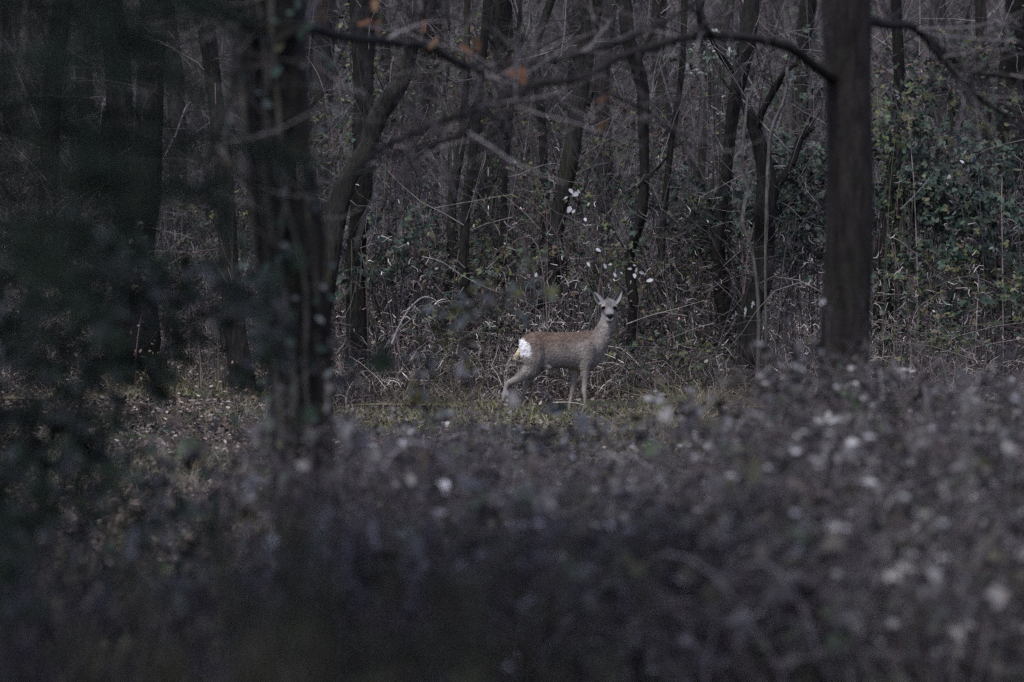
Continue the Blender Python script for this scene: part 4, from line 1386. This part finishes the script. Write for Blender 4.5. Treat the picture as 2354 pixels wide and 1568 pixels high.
def bough_shrub(label, Y, root_px, ends, nleaf, pal, size, group=None, cane=.007, name='evergreen_shrub', cat='shrub', spread=.22):
    """a shrub rooted to one side whose boughs arch over into view"""
    rt = P(root_px, 510, Y)
    g = float(gz(rt[0], Y))
    base = np.array([rt[0], Y, g])
    o = thing(name, label, cat, base, group)
    mb = MB()
    pp = []
    for (ax, ay, bx, by) in ends:
        for _ in range(2):
            yy = Y + rng.normal(0, .35)
            q0 = base + rng.normal(0, .08, 3) * [1, 1, 0]
            m1, e1 = P(ax + rng.normal(0, 18), ay + rng.normal(0, 18), yy), P(bx + rng.normal(0, 25), by + rng.normal(0, 25), yy)
            s_ = spline(np.stack([q0, (q0 + m1) / 2 + [0, 0, .12], m1, e1]), 24)
            pp.append(s_)
    pp = np.stack(pp)
    tubes(mb, pp, taper(len(pp), 24, cane, .002), np.array([.05, .042, .04]), 5)
    tw = twig_cloud(mb, pp[:, 8:] if spread > .2 else pp[:, 15:], len(pp) * 9, 0, spread, .1, .0025, TW, lo=.1)
    mb.obj('boughs', M_TWIG, o, kind='stuff', loc=base)
    mb = MB()
    p1, t1, _, _ = along(tw, nleaf, .2, 1)
    leaves(mb, p1, t1 * .5 + rvec(nleaf, -.2), rvec(nleaf, .9) + [0, -.5, 0], rng.uniform(.7, 1.3, nleaf) * size, pick(pal, nleaf))
    mb.obj('foliage', M_IVY, o, kind='stuff', loc=base)
    return o


BG = [(.038, .060, .030), (.054, .078, .040), (.078, .096, .066), (.022, .034, .019), (.13, .135, .115)]
bough_shrub('blue-green leafy boughs arching over the pale leaf litter', 13.4, -60,
            [(150, 560, 420, 640), (200, 600, 520, 730), (240, 640, 600, 800), (330, 640, 700, 830), (300, 720, 640, 860), (200, 690, 460, 820), (420, 700, 820, 900), (150, 620, 330, 560), (360, 620, 620, 680), (100, 600, 300, 700), (420, 640, 680, 740)], 1150, BG, .054)
bough_shrub('dark leafy boughs low by the frame edge over the pale leaf litter', 11.0, -140,
            [(20, 640, 200, 720), (40, 560, 260, 620), (30, 720, 220, 800), (10, 480, 180, 520)], 420, BG, .054)
bough_shrub('thin dark upright sprigs standing before the pale leaf litter', 15.5, 210,
            [(215, 1150, 190, 930), (330, 1180, 320, 1000), (170, 1200, 140, 1020), (400, 1220, 420, 1060), (90, 1180, 60, 1000), (480, 1200, 470, 1010), (250, 1250, 270, 1080)], 330, DGREEN, .05, cane=.004, name='evergreen_sprigs')


bough_shrub('tall arching bramble sprays whose pale leaf tips hang left of the deer\'s head', 19.0, 1010,
            [(1120, 690, 1200, 650), (1130, 690, 1262, 680), (1040, 720, 1085, 690), (1020, 760, 1100, 735), (960, 850, 930, 800)], 120, [(.06, .075, .075), (.04, .055, .04), (.10, .11, .115), (.05, .052, .022)], .05, cane=.003, name='bramble_sprays', cat='bramble', spread=.10)
bough_shrub('tall arching bramble sprays before the lichen-spotted tree', 19.5, 1830,
            [(1780, 830, 1720, 800), (1800, 800, 1775, 765), (1760, 880, 1690, 850), (1840, 860, 1880, 830), (1620, 960, 1500, 900), (1640, 980, 1560, 930)], 170, [(.08, .075, .085), (.04, .05, .04), (.17, .17, .18), (.04, .035, .035)], .045, cane=.003, name='bramble_sprays', cat='bramble', spread=.10)
bough_shrub('low bramble sprays curling up in front of the deer\'s hooves', 20.5, 1300,
            [(1270, 1000, 1230, 975), (1320, 1000, 1345, 975), (1290, 1010, 1300, 985), (1400, 1000, 1450, 970), (1200, 1020, 1120, 985)], 110, [(.08, .085, .085), (.04, .05, .04), (.22, .225, .24), (.04, .035, .035)], .05, cane=.003, name='bramble_sprays', cat='bramble', spread=.10)


# ------------------------------------------------------------------ near conifer: sprays of needles, limb and shade
def conifer(label, Y, trunk_x, sprays, rad=3.5, zlo=2.75):
    base = np.array([trunk_x, Y, float(gz(trunk_x, Y))])
    o = thing('conifer', label, 'conifer', base)
    mb = MB()
    zz = np.linspace(-.1, 9, 26)
    path = np.stack([np.full(26, trunk_x), np.full(26, Y), zz], 1)
    trunk_mesh(mb, path, np.linspace(.14, .05, 26), BARKS['dark'], k=14)
    mb.obj('trunk', M_BARK, o, loc=base)
    for pts, wd, nb_, nl in sprays:
        # pts: the bough from the trunk to its tip
        lp = np.array(pts, float)
        lp = np.concatenate([[[trunk_x, Y, lp[0, 2] + .1]], lp])
        s = spline(lp, 24)
        mb = MB()
        trunk_mesh(mb, s, np.linspace(.018, .004, 24), BARKS['black'], k=7)
        bp, bt, _, _ = along(s[None], nb_, .25, 1)
        d = bt * .7 + rvec(nb_, -.25) * .9
        br = grow(bp, d, rng.uniform(.35, 1, nb_) * wd, 6, .10, .07)
        tubes(mb, br, taper(nb_, 6, .003, .001), np.array([.05, .04, .03]), 3)
        mb.obj('bough', M_BARK, o, loc=base)
        mb = MB()
        np_, nt_, _, _ = along(br, nl, .05, 1)
        d = nt_ * .55 + rvec(nl) * .8
        leaves(mb, np_, d, rvec(nl, .5), rng.uniform(.018, .032, nl), pick([(.040, .068, .038), (.055, .088, .050), (.030, .05, .03), (.075, .09, .06)], nl), (BLADE[0] * [1, .10, 1], BLADE[1]))
        mb.obj('needles', M_NEEDLE, o, kind='stuff', loc=base)
    # unseen rest of its crown all round the trunk, added to shade the brambles
    mb, mn = MB(), MB()
    nb_ = 260
    z0 = rng.uniform(zlo, 7.5, nb_)
    a_ = rng.uniform(0, 6.28, nb_)
    L_ = rad * (1 - (z0 - 2.6) / 6.5) * rng.uniform(.7, 1.1, nb_)
    p0 = np.stack([np.full(nb_, trunk_x), np.full(nb_, Y), z0 + .25], 1)
    bo = grow(p0, np.stack([np.cos(a_), np.sin(a_), np.full(nb_, .12)], 1), L_, 8, .05, .02)
    bo[..., 2] = np.maximum(bo[..., 2], zlo - .05)
    tubes(mb, bo, taper(nb_, 8, .02, .004), np.array([.05, .04, .035]), 5)
    n_ = 15000
    p1, t1, i1, u1 = along(bo, n_, .12, 1)
    sd_ = np.cross(t1, [0, 0, 1.]) * rng.choice([-1, 1], n_)[:, None]
    leaves(mn, p1, t1 * .8 + sd_ * rng.uniform(.4, 1.2, (n_, 1)) + rng.normal(0, .15, (n_, 3)) - [0, 0, .12], rvec(n_, 2.0), rng.uniform(.14, .34, n_), pick([(.028, .05, .026), (.04, .065, .035)], n_), (BLADE[0] * [1, .28, 1], BLADE[1]))
    mb.obj('branches', M_BARK, o, kind='stuff', loc=base)
    mn.obj('crown', M_NEEDLE, o, kind='stuff', loc=base)
    return o


def B(*pp, Y=8.0):
    return [tuple(P(a, b_, Y + (k * .15))) for k, (a, b_) in enumerate(pp)]


def sprays_of(rows):
    return [(B(*pp, Y=Y), wd, nb_, nl) for pp, wd, nb_, nl, Y in rows]


conifer('dark conifer whose blurred needle sprays hang in the upper left corner', 7.9, -1.35, sprays_of([
    ([(-200, 60), (120, 40), (330, 90)], .18, 60, 3200, 7.6), ([(-200, -60), (250, -40), (560, 0)], .16, 50, 2400, 7.8),
    ([(-150, 330), (150, 290), (350, 330), (480, 300)], .16, 60, 3000, 8.2), ([(-150, 430), (100, 440), (300, 420)], .18, 50, 2800, 7.4),
    ([(-150, 520), (50, 560), (160, 600)], .14, 40, 1800, 7.0), ([(-200, -150), (100, -120), (300, -60)], .2, 50, 2400, 7.0), ([(-150, 200), (60, 190), (220, 210)], .18, 50, 2400, 7.1)]))
conifer('second dark conifer, whose needle sprays reach across to the gnarled tree', 11.5, -2.5, sprays_of([
    ([(-200, 120), (150, 150), (420, 180)], .22, 60, 3200, 11.0), ([(-200, 250), (250, 250), (520, 330), (680, 370)], .24, 80, 5200, 11.4), ([(-200, 20), (200, 10), (440, 60)], .22, 60, 3000, 11.6),
    ([(-150, 380), (200, 390), (420, 430), (610, 410)], .24, 80, 5000, 11.2), ([(-200, 500), (100, 520), (330, 500), (480, 520)], .20, 60, 3000, 11.8), ([(-200, 620), (60, 640), (260, 650)], .2, 50, 2400, 11.0),
    ([(-200, -40), (260, -30), (560, 40)], .2, 50, 2400, 11.8), ([(-200, 720), (40, 740), (180, 770)], .16, 40, 1500, 11.3)]), rad=3.2, zlo=3.0)


def juniper(label, px, Y, h, rx, n, pal):
    x = (px - 1176.5) * Y / K
    base = np.array([x, Y, float(gz(x, Y))])
    o = thing('low_conifer', label, 'shrub', base, 'dark shoots close to the camera')
    mb = MB()
    ns = 120
    p = base + np.stack([rng.normal(0, rx * .5, ns), rng.normal(0, .15, ns), np.zeros(ns)], 1)
    a = grow(p, rvec(ns) * [.3, .3, 0] + [0, 0, 1], rng.uniform(.6, 1.05, ns) * h, 8, .06)
    tubes(mb, a, taper(ns, 8, .004, .0012), pick([(.07, .055, .05), (.10, .08, .075)], ns), 3)
    mb.obj('stems', M_TWIG, o, kind='stuff', loc=base)
    mb = MB()
    pp, tt, _, _ = along(a, n, .3, 1)
    leaves(mb, pp, tt * .7 + rvec(n) * .8, rvec(n, .5), rng.uniform(.025, .05, n), pick(pal, n), (BLADE[0] * [1, .17, 1], BLADE[1]))
    mb.obj('foliage', M_NEEDLE, o, kind='stuff', loc=base)


JP = [(.034, .042, .018), (.046, .050, .022), (.024, .027, .015), (.055, .050, .033)]
juniper('low olive conifer shoots blurred at the bottom edge', 860, 7.4, 1.2, .24, 13000, JP)
juniper('low dark conifer shoots in the bottom corner under the needle sprays', 470, 6.8, 1.04, .26, 12000, JP)
juniper('faint olive shoots blurred at the bottom right corner', 2240, 7.2, .92, .2, 6000, JP)
juniper('brown heath shoots at the bottom left frame edge', 60, 7.6, 1.0, .2, 5200, [(.05, .036, .033), (.065, .05, .055), (.035, .032, .025)])
